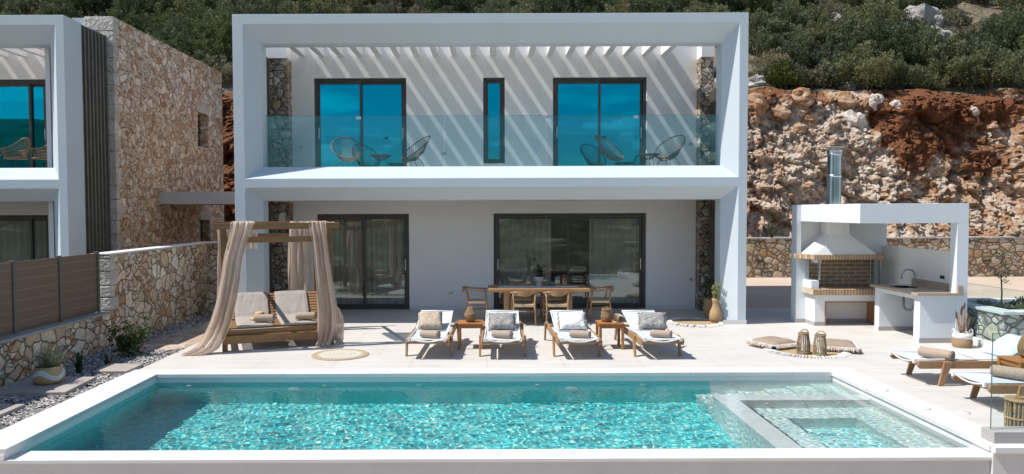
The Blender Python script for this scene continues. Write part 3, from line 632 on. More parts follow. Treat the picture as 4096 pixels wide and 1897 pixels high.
def sliding(root,x0,x1,z0,z1,gmat,split=None,name='sliding_door',handles=True,fw=.075,y=YW+.075,leaves=2):
    f=MB(); d=.11
    f.box((x0,y,z1-fw),(x1,y+d,z1)); f.box((x0,y,z0),(x1,y+d,z0+fw*.8)); f.box((x0,y,z0+fw*.8),(x0+fw,y+d,z1-fw)); f.box((x1-fw,y,z0+fw*.8),(x1,y+d,z1-fw))
    w=f.build(name,M['dark_frame'],root,bevel=.003)
    xm=(x0+x1)/2 if split is None else split
    segs=[(x0+fw,xm+.035,y+.012),(xm-.035,x1-fw,y+.058)] if leaves==2 else [(x0+fw,x1-fw,y+.03)]
    for i,(a,b,yy) in enumerate(segs):
        l=MB(); s=.06; zb=z0+fw*.8+.004; zt=z1-fw-.004
        l.box((a+.002,yy,zt-s),(b-.002,yy+.038,zt)); l.box((a+.002,yy,zb),(b-.002,yy+.038,zb+s)); l.box((a+.002,yy,zb+s),(a+s,yy+.038,zt-s)); l.box((b-s,yy,zb+s),(b-.002,yy+.038,zt-s))
        l.build('leaf_frame',M['dark_frame'],w,world=True,bevel=.002) if False else None
        lf=l.build('leaf_frame',M['dark_frame'],w,bevel=.002)
        g=B((a+s-.004,yy+.015,zb+s-.004),(b-s+.004,yy+.021,zt-s+.004)); g.build('pane',gmat,w)
        if handles:
            hx=a+.03 if i==0 else b-.03
            MB().box((hx-.012,yy-.016,z0+.95),(hx+.012,yy-.001,z0+1.22)).build('handle',M['steel'],w,bevel=.004)
    return w
def curtain(root,x0,x1,z0,z1,y,seed,n=None):
    random.seed(seed); mb=MB(); k=int((x1-x0)/.018); vs=[]; ph=0
    for i in range(k+1):
        x=x0+(x1-x0)*i/k; ph+=.018*2*PI/(.15+.05*N3(x,seed,0,1.5)); yy=y+.055*math.sin(ph)+.015*math.sin(ph*.43+seed)
        vs+=[(x,yy,z0),(x,yy,z1)]
    mb.add(vs,[(2*i,2*i+2,2*i+3,2*i+1) for i in range(k)]); return mb.build('curtain',M['curtain'],root,smooth=True)
# ------------------------------------------------------------------ MAIN VILLA
V=thing('white_villa',(0.1,YF,0),'two storey white villa with splayed portal frame, glass balcony and blue upper windows','villa')
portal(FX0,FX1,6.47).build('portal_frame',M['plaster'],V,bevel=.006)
PX=5.0
ul=(-4.15,-1.92,3.20,5.60); sl=(-.07,.45,3.54,5.60); ur=(1.61,3.87,3.20,5.60); ll=(-4.11,-1.88,0.0,2.33); lr=(.17,3.87,0.0,2.33)
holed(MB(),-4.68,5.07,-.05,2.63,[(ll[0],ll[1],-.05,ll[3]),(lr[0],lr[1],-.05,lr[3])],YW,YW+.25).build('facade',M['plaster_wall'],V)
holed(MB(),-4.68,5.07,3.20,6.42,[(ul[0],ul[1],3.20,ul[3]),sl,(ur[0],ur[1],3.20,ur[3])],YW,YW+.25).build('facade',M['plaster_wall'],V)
# slab between floors, roof, rear and side walls
mb=MB(); mb.box((FX0+.03,YL+.001,2.631),(FX1-.03,YW-.002,3.20)); mb.box((FX0+.03,YW-.002,2.631),(FX1-.03,22.3,3.199)); mb.build('floor_slab',M['plaster_wall'],V)
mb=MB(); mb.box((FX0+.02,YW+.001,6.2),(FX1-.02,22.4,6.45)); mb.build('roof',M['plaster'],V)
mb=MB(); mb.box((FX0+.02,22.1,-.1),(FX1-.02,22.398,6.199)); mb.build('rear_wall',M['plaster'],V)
mb=MB(); mb.box((FX0+.021,18.0,-.05),(FX0+.3,22.099,6.199)); mb.box((FX1-.3,18.0,-.05),(FX1-.021,22.099,6.199)); mb.parts('side_wall',M['stone'],V)
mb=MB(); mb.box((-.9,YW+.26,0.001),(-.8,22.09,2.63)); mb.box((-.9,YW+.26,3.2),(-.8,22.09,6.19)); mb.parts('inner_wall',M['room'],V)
for x0,x1 in ((FX0+.06,-4.682),(5.072,FX1-.06)):
    MB().box((x0,17.5,-.02),(x1,17.999,2.63)).build('stone_pier',M['stone_pier'],V); MB().box((x0,17.5,3.2),(x1,17.999,6.0)).build('stone_pier',M['stone_pier'],V)
    MB().box((x0,17.42,6.001),(x1,YW,6.42)).build('pier_soffit',M['plaster_wall'],V)
# side screens of dark louvres beside the balcony and terrace
def screen(root,x,y0,y1,z0,z1,mat='louvre',mat2='louvre2',n=8,side=1):
    mb=MB(); mb.box((x-.02,y0,z0),(x+.02,y1,z1)); s=mb.build('louvre_screen',M[mat],root)
    b=MB(); d=(y1-y0)/n
    for i in range(n): b.box((x+.021*side if side>0 else x-.055,y0+d*(i+.3),z0+.01),(x+.055 if side>0 else x-.021,y0+d*(i+.3)+.045,z1-.01))
    b.build('batten',M[mat2],s); return s
screen(V,FX0+.10,YL+.002,17.498,0.0,2.62,side=1); screen(V,FX0+.10,YL+.002,17.498,3.2,6.0,side=1)
screen(V,FX1-.10,YL+.002,17.498,0.0,2.62,side=-1,n=8)
mb=MB(); mb.box((FX1-.12,YL+.002,3.2),(FX1-.08,17.498,5.2)); mb.build('louvre_screen',M['louvre'],V)
# pergola beams
for k in range(20):
    x=-4.41+.457*k-.07; MB().box((x,YL+.001,6.12),(x+.14,YW-.002,6.40)).build('pergola_beam',M['plaster_wall'],V)
MB().box((4.60,16.9,6.14),(5.2,16.99,6.24)).box((5.1,YL+.01,6.14),(5.2,16.899,6.24)).parts('roof_bracket',M['white_metal'],V)
sliding(V,*ul,M['glass_blue']); sliding(V,*ur,M['glass_blue']); sliding(V,*ll,M['glass_grey']); sliding(V,*lr,M['glass_grey'],split=1.98)
sliding(V,sl[0],sl[1],sl[2],sl[3],M['glass_blue'],name='window',leaves=1,handles=False,fw=.06,y=YW+.06)
MB().box((sl[0]-.02,YW-.03,sl[2]-.035),(sl[1]+.02,YW+.058,sl[2]-.002)).build('window_sill',M['coping'],V)
for i,(a,b,z0,z1) in enumerate(((-4.2,-3.1,3.21,5.75),(-3.15,-1.85,3.21,5.75),(1.55,3.0,3.21,5.75),(3.05,3.95,3.21,5.75),(-4.2,-1.8,.01,2.5),(.1,1.6,.01,2.5),(2.55,3.9,.01,2.5))): curtain(V,a,b,z0,z1,YW+.36,i+1)
# skirting, sockets, lights
mb=MB()
for a,b in ((-4.68,ll[0]),(ll[1],lr[0]),(lr[1],5.07)): mb.box((a+.002,YW-.015,0),(b-.002,YW-.001,.09))
mb.parts('skirting',M['coping'],V)
MB().box((FX1-.48,YF-.012,0.001),(FX1+.012,YF-.001,.09)).box((FX0-.012,YF-.012,0.001),(FX0+.24,YF-.001,.09)).parts('skirting',M['coping'],V)
for x,z in ((-.87,.41),(-1.02,3.78)):
    s=MB().box((x-.075,YW-.014,z-.045),(x+.075,YW-.001,z+.045)).build('socket',M['white_plastic'],V,bevel=.003); MB().box((x-.045,YW-.02,z-.025),(x+.045,YW-.0145,z+.025)).build('cover',M['ceramic'],s)
for x,z in ((-4.45,3.95),(4.93,3.98),(4.95,.72)):
    mb=MB(); mb.lathe([(.03,0),(.035,.05),(.02,.09)],n=10); mb.xf(Matrix.Translation((x,YW-.002,z))@Matrix.Rotation(R(90),4,'X')); mb.build('wall_tap',M['steel'],V)
mb=MB(); mb.lathe([(.0,0),(.11,0),(.11,.03),(0,.035)],n=24); mb.xf(Matrix.Translation((-4.86,17.498,2.22))@Matrix.Rotation(R(90),4,'X')@Matrix.Diagonal((.75,1.35,1,1))); mb.build('wall_lamp',M['white_plastic'],V)
# glass balustrade: four panels along the ledge with small clamps
gx=[-4.72,-2.36,.0,.0,2.35,4.95]; gl=[(-4.72,-2.73),(-2.72,-.90),(-.89,1.28),(1.29,3.20),(3.21,4.955)]
for a,b in gl:
    g=MB().box((a+.004,15.80,3.34),(b-.004,15.812,4.43)).build('glass_panel',M['glass_rail'],V)
    MB().box((a+.004,15.8,4.4305),(b-.004,15.812,4.434)).build('glass_top_edge',M['glass_edge'],g)
    if b<4.9: MB().box((b-.045,15.794,4.36),(b+.055,15.7995,4.42)).build('clamp',M['steel'],g)
# ------------------------------------------------------------------ LEFT VILLA
W=thing('neighbour_villa',(-12,YF,0),'white villa at the left with dark louvre screen and tall rubble stone wing','villa')
LX1=-8.72
portal(-19.4,LX1,6.47).build('portal_frame',M['plaster'],W,bevel=.006)
nl=(-14.6,-10.58,3.20,5.60); nlo=(-14.6,-10.62,0,2.33)
holed(MB(),-19.3,-9.4,-.05,2.63,[(nlo[0],nlo[1],-.05,nlo[3])],YW,YW+.25).build('facade',M['plaster_wall'],W)
holed(MB(),-19.3,-9.4,3.20,6.42,[(nl[0],nl[1],3.2,nl[3])],YW,YW+.25).build('facade',M['plaster_wall'],W)
mb=MB(); mb.box((-19.3,YL+.001,2.631),(-9.53,YW-.002,3.20)); mb.box((-19.3,YW-.002,2.631),(-9.4,22.3,3.199)); mb.build('floor_slab',M['plaster_wall'],W)
MB().box((-19.3,YW+.001,6.43),(-9.4,24.4,6.95)).box((-9.7,17.42,6.43),(-9.4,YW,6.95)).parts('roof',M['plaster'],W)
MB().box((-19.3,22.1,-.1),(-9.4,22.398,6.199)).build('rear_wall',M['plaster'],W)
for k in range(20):
    x=-18.9+.457*k; 
    if x>-9.45: break
    MB().box((x,YL+.001,6.12),(x+.14,YW-.002,6.40)).build('pergola_beam',M['plaster_wall'],W)
MB().box((-9.52,YL+.001,0),(-9.42,17.39,6.42)).build('side_lining',M['plaster_wall'],W)
mb=MB(); mb.box((-8.96,YL+.002,0.0),(-8.90,17.378,6.52)); s=mb.build('louvre_screen',M['louvre'],W)
b=MB(); n=9; d=(17.37-YL)/n
for i in range(n): b.box((-8.899,YL+.02+d*(i+.35),0.0),(-8.86,YL+.02+d*(i+.35)+.055,6.51))
b.build('batten',M['louvre2'],s)
sliding(W,*nl,M['glass_blue'],split=-11.05,fw=.1); sliding(W,*nlo,M['glass_grey'],split=-11.1)
for i,(a,b,z0,z1) in enumerate(((-14.6,-10.5,.01,2.5),)): curtain(W,a,b,z0,z1,YW+.45,31+i)
# stone wing with two openings in the side
wx0,wx1,wy0,wy1=-9.38,-8.72,17.38,24.45
wh=[(22.35,23.15,4.38,5.42),(22.4,23.2,1.35,2.15)]
mb=MB(); holed(mb,wy0,wy1,-.1,6.97,wh,wx1,wx0,ax='x'); st=mb.build('stone_wing',M['stone'],W)
for h in wh:
    f=MB().box((wx1-.30,h[0],h[2]),(wx1-.25,h[1],h[3])).build('window',M['dark_frame'],W)
    t=MB(); t.box((wx1-.248,h[0]+.05,h[2]+.05),(wx1-.24,h[1]-.05,h[3]-.05)); t.build('pane',M['glass_grey'],f)
    t=MB(); t.box((wx1-.2,h[0]-.04,h[2]-.06),(wx1+.02,h[1]+.04,h[2]-.002)); t.box((wx1-.2,h[0]-.1,h[3]+.002),(wx1+.012,h[1]+.1,h[3]+.28)); t.parts('stone_surround',M['white_stone'],W)
# quoins on the wing's front corner
random.seed(8); z=0; q=MB(); i=0
while z<6.9:
    h=rnd(.28,.5); h=min(h,6.97-z); ly=.20 if i%2 else .38
    q.box((wx0-.002 if z>6.4 else -9.0,wy0-.03,z+.008),(wx1+.012,wy0+ly*.6,z+h-.008)); z+=h; i+=1
q.build('quoin_stones',M['white_stone'],W,bevel=.012)
MB().box((-16,22.4,-.1),(-9.38,24.44,6.19)).parts('rear_block',M['plaster'],W)
# concrete canopy between the villas
cn=thing('concrete_canopy',(-7,19.6,2.6),'flat grey concrete canopy bridging the stone wing and the white villa','canopy')
MB().box((-8.715,19.6,2.60),(FX0+.018,22.6,2.93)).build('slab',M['slab_pale'],cn,bevel=.004)
MB().box((FX0-.16,22.2,-.02),(FX0+.017,22.5,2.60)).build('support_post',M['concrete'],cn)
# ================================================================== WALLS AND FENCES
random.seed(4)
lw=thing('low_stone_wall',(-6.88,10,0),'low rubble stone wall carrying the brown composite fence','stone wall')
MB().box((-7.05,6.6,-.3),(-6.72,13.09,.585)).build('masonry',M['stone_low'],lw)
MB().box((-7.08,6.6,.586),(-6.70,13.088,.628)).build('cap',M['concrete'],lw,bevel=.004)
tw=thing('tall_stone_wall',(-6.86,15.6,0),'tall honey coloured rubble wall with pale cap beyond the fence','stone wall')
MB().box((-7.02,13.1,-.3),(-6.72,18.1,1.63)).box((-6.719,17.80,-.3),(FX0-.02,18.1,1.63)).parts('masonry',M['stone_low'],tw)
MB().box((-7.05,13.07,1.631),(-6.70,18.12,1.665)).box((-6.699,17.77,1.631),(FX0-.02,18.12,1.664)).parts('cap',M['coping'],tw,bevel=.008)
q=MB(); z=.64; i=0
while z<1.6:
    h=min(rnd(.2,.34),1.622-z); q.box((-7.035,13.07,z+.006),(-6.705,13.1+(.14 if i%2 else .26),z+h-.006)); z+=h; i+=1
q.build('quoin_stones',M['white_stone'],tw,bevel=.014)
s=MB(); s.lathe([(.02,0),(.02,.05),(.012,.07)],n=8); s.xf(Matrix.Translation((-6.72,13.75,1.0))@Matrix.Rotation(R(90),4,'Y')); s.build('garden_tap',M['steel'],tw)
fe=thing('composite_fence',(-6.9,10,.63),'brown composite board fence with grey green posts on the low wall','fence')
py=[7.23,8.38,9.53,10.67,11.83,12.99]
for y in py: MB().box((-6.935,y-.032,.63),(-6.865,y+.032,1.70)).build('post',M['post_grey'],fe,bevel=.004)
for a,b in zip(py,py[1:]): MB().box((-6.912,a+.033,.66),(-6.888,b-.033,1.675)).build('board_panel',M['composite'],fe)
MB().box((-6.915,7.2,.635),(-6.885,12.9,.6595)).build('bottom_rail',M['post_grey'],fe)
rw=thing('rear_stone_wall',(15,26.1,0),'long rubble retaining wall of round honey stones at the foot of the rock cutting','retaining wall')
MB().box((5.6,26.0,-.3),(60,26.4,1.36)).box((-30,26.0,-.3),(5.59,26.4,1.36)).parts('masonry',M['stone_ret'],rw)
MB().box((-30,25.98,1.361),(60,27.4,1.40)).parts('cap',M['limestone'],rw)
for x in (9.68,17.71): 
    MB().box((x-.14,25.94,.54),(x+.14,25.999,.60)).build('wall_light',M['black_metal'],rw,bevel=.004)
# right planter with glass balustrade
pw=thing('stone_planter',(9.5,13,0),'raised grey stone planter with white coping behind the glass balustrade','planter')
MB().box((8.80,12.45,-.1),(9.05,16.2,.60)).box((9.05,12.45,-.1),(15,12.70,.60)).parts('masonry',M['stone_grey'],pw)
MB().box((8.77,12.42,.601),(9.07,16.2,.65)).box((9.0705,12.42,.601),(15,12.72,.65)).box((9.0705,14.1,.5),(15,14.3,.662)).parts('coping',M['coping'],pw,bevel=.004)
MB().box((9.06,12.71,.3),(15,14.1,.52)).build('soil',M['soil'],pw)
gb=thing('glass_balustrade',(8.68,11,0),'long clear glass balustrade on a pale kerb in front of the stone planter','balustrade')
MB().box((8.60,7.7,0.001),(8.76,13.42,.11)).build('kerb',M['coping'],gb,bevel=.004)
for a,b in ((7.75,9.9),(9.92,11.95),(11.97,13.38)):
    g=MB().box((8.674,a,.111),(8.686,b,1.062)).build('glass_panel',M['glass_clear'],gb); MB().box((8.674,a,1.0625),(8.686,b,1.067)).build('glass_top_edge',M['glass_edge'],g)
gf=thing('glass_screen',(8,7.5,0),'clear frameless glass screen on a grey kerb at the front right corner of the terrace','glass screen')
MB().box((5.17,7.42,.006),(13,7.62,.125)).build('kerb',M['concrete'],gf,bevel=.004)
g=MB().box((5.20,7.51,.126),(8.4,7.522,1.12)).build('glass_panel',M['glass_clear'],gf)
MB().box((5.196,7.51,.126),(5.1995,7.522,1.12)).box((5.20,7.51,1.1205),(8.4,7.522,1.123)).parts('glass_edge',M['glass_edge'],g)
# ================================================================== OUTDOOR KITCHEN
K=thing('outdoor_kitchen',(7.5,14.5,0),'white outdoor kitchen with brick barbecue, pyramid hood and stone sink counter','outdoor kitchen')
P_=M['plaster_k']
mb=MB(); mb.box((6.655,13.11,2.15),(8.60,15.799,2.50)); mb.build('canopy',P_,K,bevel=.005)
MB().box((6.73,15.80,-.05),(8.60,16.0,2.499)).build('back_wall',M['plaster_wall'],K)
MB().box((6.56,15.55,-.05),(6.654,15.799,2.499)).box((6.6545,15.55,-.05),(6.77,15.79,1.355)).parts('side_wall',P_,K)
MB().box((8.40,13.11,-.05),(8.60,13.31,2.149)).build('post',P_,K)
MB().box((8.50,13.311,-.05),(8.60,15.799,1.62)).build('half_wall',M['plaster_wall'],K)
# barbecue
mb=MB(); holed(mb,6.771,8.14,0.0,.64,[(6.98,8.08,0.0,.50)],15.12,15.55); mb.build('barbecue_base',M['plaster_wall'],K)
MB().box((6.771,15.551,0),(8.14,15.799,.639)).build('barbecue_back',M['plaster_wall'],K)
def brick(name,c1,c2,mort,bw,rh,ax,ms=.012,off=.5):
    m,nt,p=newmat(name); t=nd(nt,'ShaderNodeTexCoord'); s=nd(nt,'ShaderNodeSeparateXYZ'); nt.links.new(t.outputs['Object'],s.inputs[0]); c=nd(nt,'ShaderNodeCombineXYZ')
    nt.links.new(s.outputs[ax[0]],c.inputs[0]); nt.links.new(s.outputs[ax[1]],c.inputs[1]); b=nd(nt,'ShaderNodeTexBrick'); b.offset=off; nt.links.new(c.outputs[0],b.inputs['Vector'])
    for k,v in (('Color1',(*c1,1)),('Color2',(*c2,1)),('Mortar',(*mort,1)),('Scale',1),('Mortar Size',ms),('Brick Width',bw),('Row Height',rh),('Bias',.1)): b.inputs[k].default_value=v
    n=noi(nt,t.outputs['Object'],18,5); c=mixc(nt,1.,b.outputs['Color'],ramp(nt,[(.3,(.75,.75,.75)),(.7,(1.1,1.1,1.1))],n).outputs[0],'MULTIPLY'); nt.links.new(c,p.inputs['Base Color']); p.inputs['Roughness'].default_value=.9
    bump(nt,p,b.outputs['Fac'],.6,-.006); return m
bk=brick('tan firebrick',(.40,.28,.17),(.33,.225,.135),(.56,.50,.41),.27,.083,(0,2),.012); bs=brick('soldier brick band',(.44,.28,.15),(.36,.22,.12),(.62,.52,.40),.062,.4,(0,1),.007,off=0); br=brick('red side brick',(.42,.20,.10),(.36,.165,.08),(.42,.26,.17),.22,.075,(1,2),.006)
bn=brick('narrow red trim brick',(.42,.20,.09),(.38,.17,.08),(.30,.17,.10),.08,.075,(0,2),.006)
MB().box((6.70,15.04,.641),(8.16,15.70,.762)).build('brick_worktop',bs,K,bevel=.008)
MB().box((6.98,15.105,.0),(7.0,15.54,.5)).box((7.0,15.105,.48),(8.08,15.54,.499)).parts('brick_trim',bn,K)
MB().box((8.065,15.11,0.001),(8.079,15.54,.479)).parts('brick_trim',br,K)
MB().box((6.87,15.72,.763),(8.3,15.795,1.37)).build('firebox_brick',bk,K)
poly=[(6.50,15.545),(6.72,15.04),(8.14,15.04),(8.34,15.38),(8.34,15.795),(6.602,15.795),(6.602,15.545)]
MB().prism(poly,2,1.372,1.47).build('brick_band',bs,K,bevel=.004)
for n_,ps in (('steel_frame',((6.70,15.30,.95,6.72,15.42,1.36),(6.84,15.10,.95,6.87,15.14,1.36),(8.10,15.12,.763,8.13,15.16,1.371),(8.10,15.50,.763,8.12,15.54,1.371))),):
    mb=MB()
    for a in ps: mb.box(a[:3],a[3:])
    mb.parts(n_,M['steel'],K)
MB().box((6.705,15.14,.763),(6.86,15.548,.93)).box((6.772,15.13,1.30),(6.90,15.4,1.371)).box((8.14,15.12,.763),(8.20,15.2,.83)).parts('barbecue_pier',P_,K)
MB().box((8.105,15.17,.80),(8.112,15.49,1.35)).box((6.735,15.32,.96),(6.742,15.6,1.35)).parts('fire_glass',M['glass_clear'],K)
bt=[(6.66,15.56),(6.84,15.12),(8.03,15.12),(8.2,15.45),(8.2,15.796),(6.66,15.796)]; tp=[(7.16,15.5),(7.20,15.40),(7.60,15.40),(7.62,15.44),(7.62,15.796),(7.16,15.796)]
mb=MB(); vs=[(x,y,1.471) for x,y in bt]+[(x,y,1.87) for x,y in tp]+[(x,y,2.149) for x,y in tp]
mb.add(vs,[(5,4,3,2,1,0)]+[(i,(i+1)%6,(i+1)%6+6,i+6) for i in range(6)]+[(i+6,(i+1)%6+6,(i+1)%6+12,i+12) for i in range(6)]+[(12,13,14,15,16,17)]); mb.build('hood',M['plaster_wall'],K)
mb=MB(); mb.add([(6.72,15.09,1.471),(7.17,15.09,1.471),(6.99,15.15,1.66),(7.17,15.5,1.64),(6.72,15.45,1.471)],[(0,1,2),(1,3,2),(0,2,3,4),(0,4,3,1)]); mb.build('hood_wedge',P_,K)
# counter
MB().box((7.76,13.12,-.0),(8.398,13.31,.855)).box((7.76,14.48,0),(8.499,14.65,.855)).box((7.76,13.311,.77),(7.86,14.479,.855)).parts('counter_base',P_,K)
holed(MB(),7.68,8.499,13.06,14.70,[(7.88,8.22,13.95,14.35)],.856,.90,ax='y').xf(Matrix(((1,0,0,0),(0,0,1,0),(0,1,0,0),(0,0,0,1)))).build('countertop',M['granite'],K)
mb=MB(); mb.box((7.89,13.96,.78),(8.21,14.34,.80)); mb.box((7.87,13.94,.80),(7.885,14.36,.905)); mb.box((8.215,13.94,.80),(8.23,14.36,.905)); mb.box((7.885,13.94,.80),(8.215,13.955,.905)); mb.box((7.885,14.345,.80),(8.215,14.36,.905)); mb.build('sink',M['sink'],K)
MB().box((8.46,13.32,.901),(8.498,14.6,1.03)).box((8.41,13.07,.901),(8.498,13.109,1.03)).parts('splashback',M['granite'],K)
tapp=[(8.34,14.28,.90)]+[(8.34,14.28,.9+.2*t) for t in (.3,.7,1)]+[(8.34-.13*(1-math.cos(a)),14.28-.0,1.10+.13*math.sin(a)) for a in [PI*i/10 for i in range(1,11)]]+[(8.08,14.28,1.05)]
mb=MB(); mb.tube(tapp,.014,8); mb.lathe([(.028,0),(.028,.03),(.018,.05)],(8.34,14.28,.90),12); mb.tube([(8.36,14.25,.97),(8.42,14.18,1.0)],.008,6); mb.build('tap',M['chrome'],K,smooth=True)
mb=MB(); mb.tube([(8.02,14.1,.80),(8.02,14.1,.56),(8.03,14.09,.50),(8.06,14.06,.47),(8.10,14.02,.47),(8.13,13.98,.50),(8.14,13.95,.58),(8.16,13.92,.60),(8.3,13.75,.60)],.024,8); mb.tube([(8.3,13.75,.62),(8.3,13.75,.02)],.02,8); mb.lathe([(.045,0),(.045,.04)],(8.02,14.1,.74),10); mb.build('waste_pipe',M['grey_pvc'],K,smooth=True)
MB().box((8.49,13.62,1.10),(8.499,13.74,1.16)).build('socket',M['black_metal'],K)
mb=MB(); mb.box((6.545,15.535,0.001),(6.60,15.549,.08)); mb.box((6.60,15.535,0.001),(6.756,15.5345+.0145,.08)); mb.box((6.757,15.106,.001),(6.7705,15.549,.08)); mb.box((6.771,15.106,.001),(6.975,15.119,.08)); mb.box((7.745,14.466,.001),(8.49,14.479,.08)); mb.box((7.745,13.106,.001),(8.60,13.1095,.08)); mb.box((7.001,15.53,.001),(8.06,15.549,.08)); mb.parts('skirting',M['concrete'],K)
fl=thing('chimney_flue',(7.36,15.6,2.5),'polished steel chimney flue with a flat cap rising from the kitchen roof','chimney flue')
mb=MB(); mb.lathe([(.14,0),(.14,.004),(.14,.61),(.14,.62)],(7.36,15.6,2.501),40); mb.build('pipe',M['chrome'],fl,smooth=True); mb=MB(); mb.lathe([(.137,.62),(.137,.63),(.137,1.07),(.137,1.08)],(7.36,15.6,2.501),40); mb.build('pipe',M['chrome'],fl,smooth=True)
mb=MB()
for z in (.60,1.06): mb.lathe([(.141,z-.02),(.15,z-.015),(.15,z+.025),(.141,z+.03)],(7.36,15.6,2.5),24)
mb.parts('clamp_ring',M['steel'],fl,smooth=True)
mb=MB(); mb.lathe([(.155,1.09),(.155,1.15),(.10,1.16),(.05,1.16)],(7.36,15.6,2.5),24); mb.lathe([(.19,1.20),(.19,1.215),(.03,1.24),(0,1.24)],(7.36,15.6,2.5),24)
for a in (0,2.1,4.2): mb.tube([(7.36+.09*math.cos(a),15.6+.09*math.sin(a),3.65),(7.36+.09*math.cos(a),15.6+.09*math.sin(a),3.71)],.006,5)
mb.build('cap',M['steel'],fl)
# ================================================================== FURNITURE
def cushion(w,d,h,n=14,pinch=.06,seed=1,wr=.006):
    """soft pillow lying flat: w x d, centred, bottom at z=0"""
    mb=MB(); vs=[]; 
    def P(i,j,s):
        u=2*i/n-1; v=2*j/n-1; k=(max(0,(1-u**4)*(1-v**4)))**.5
        pu=1-pinch*(1-abs(v)**3)*abs(u)**2*1; pv=1-pinch*(1-abs(u)**3)*abs(v)**2
        zz=h*.5+s*h*.5*k+ wr*noise.noise(Vector((u*2.4+seed,v*2.4,s)))*k*2
        return (u*w/2*pu,v*d/2*pv,zz)
    for s in (1,-1):
        vs=[P(i,j,s) for j in range(n+1) for i in range(n+1)]
        mb.add(vs,[(j*(n+1)+i,j*(n+1)+i+1,(j+1)*(n+1)+i+1,(j+1)*(n+1)+i) if s>0 else (j*(n+1)+i,(j+1)*(n+1)+i,(j+1)*(n+1)+i+1,j*(n+1)+i+1) for j in range(n) for i in range(n)])
    return mb
def tassels(mb,pts,l=.06,r=.012,seed=1):
    random.seed(seed)
    for p in pts:
        p=Vector(p)
        for k in range(5): mb.tube([p,p+Vector((rnd(-.02,.02),rnd(-.02,.02),-l*.4)),p+Vector((rnd(-.035,.035),rnd(-.035,.035),-l))],[r*.5,r*.8,r*.35],4)
def towel(loc,rz,label,length=.40,r=.068,tilt=0):
    mb=MB(); T=2*PI*3.2; n=64; th=.013; vs=[]
    prof=[]
    for i in range(n+1):
        a=T*i/n; rr=.012+(r-.012)*i/n; prof.append((rr*math.cos(a),rr*math.sin(a),a))
    L=length
    for (x,z,a) in prof:
        ca,sa=math.cos(a),math.sin(a)
        for e in (-1,1):
            off=rnd(-.004,.004)
            for t in (0,1): vs.append((e*L/2+off,x-ca*th*t*1.0,z-sa*th*t*1.0))
    fs=[]
    for i in range(n):
        a=i*4;b=a+4
        fs+= [(a,a+2,b+2,b),(a+1,b+1,b+3,a+3),(a,b,b+1,a+1),(a+2,a+3,b+3,b+2)]
    mb.add(vs,fs); mb.lathe([(r*.93,-L/2+.012),(r*.985,-L/2+.03),(r*.985,L/2-.03),(r*.93,L/2-.012)],n=28)
    k=len(mb.v)-28*4; 
    for i in range(k,len(mb.v)): x,y,z=mb.v[i]; mb.v[i]=(z,x,y)
    o=mb.build('rolled_towel',M['towel'],None,smooth=True); o.location=loc; o.rotation_euler=(0,tilt,rz); return tag(o,label,'towel','rolled towels on the loungers and daybed')
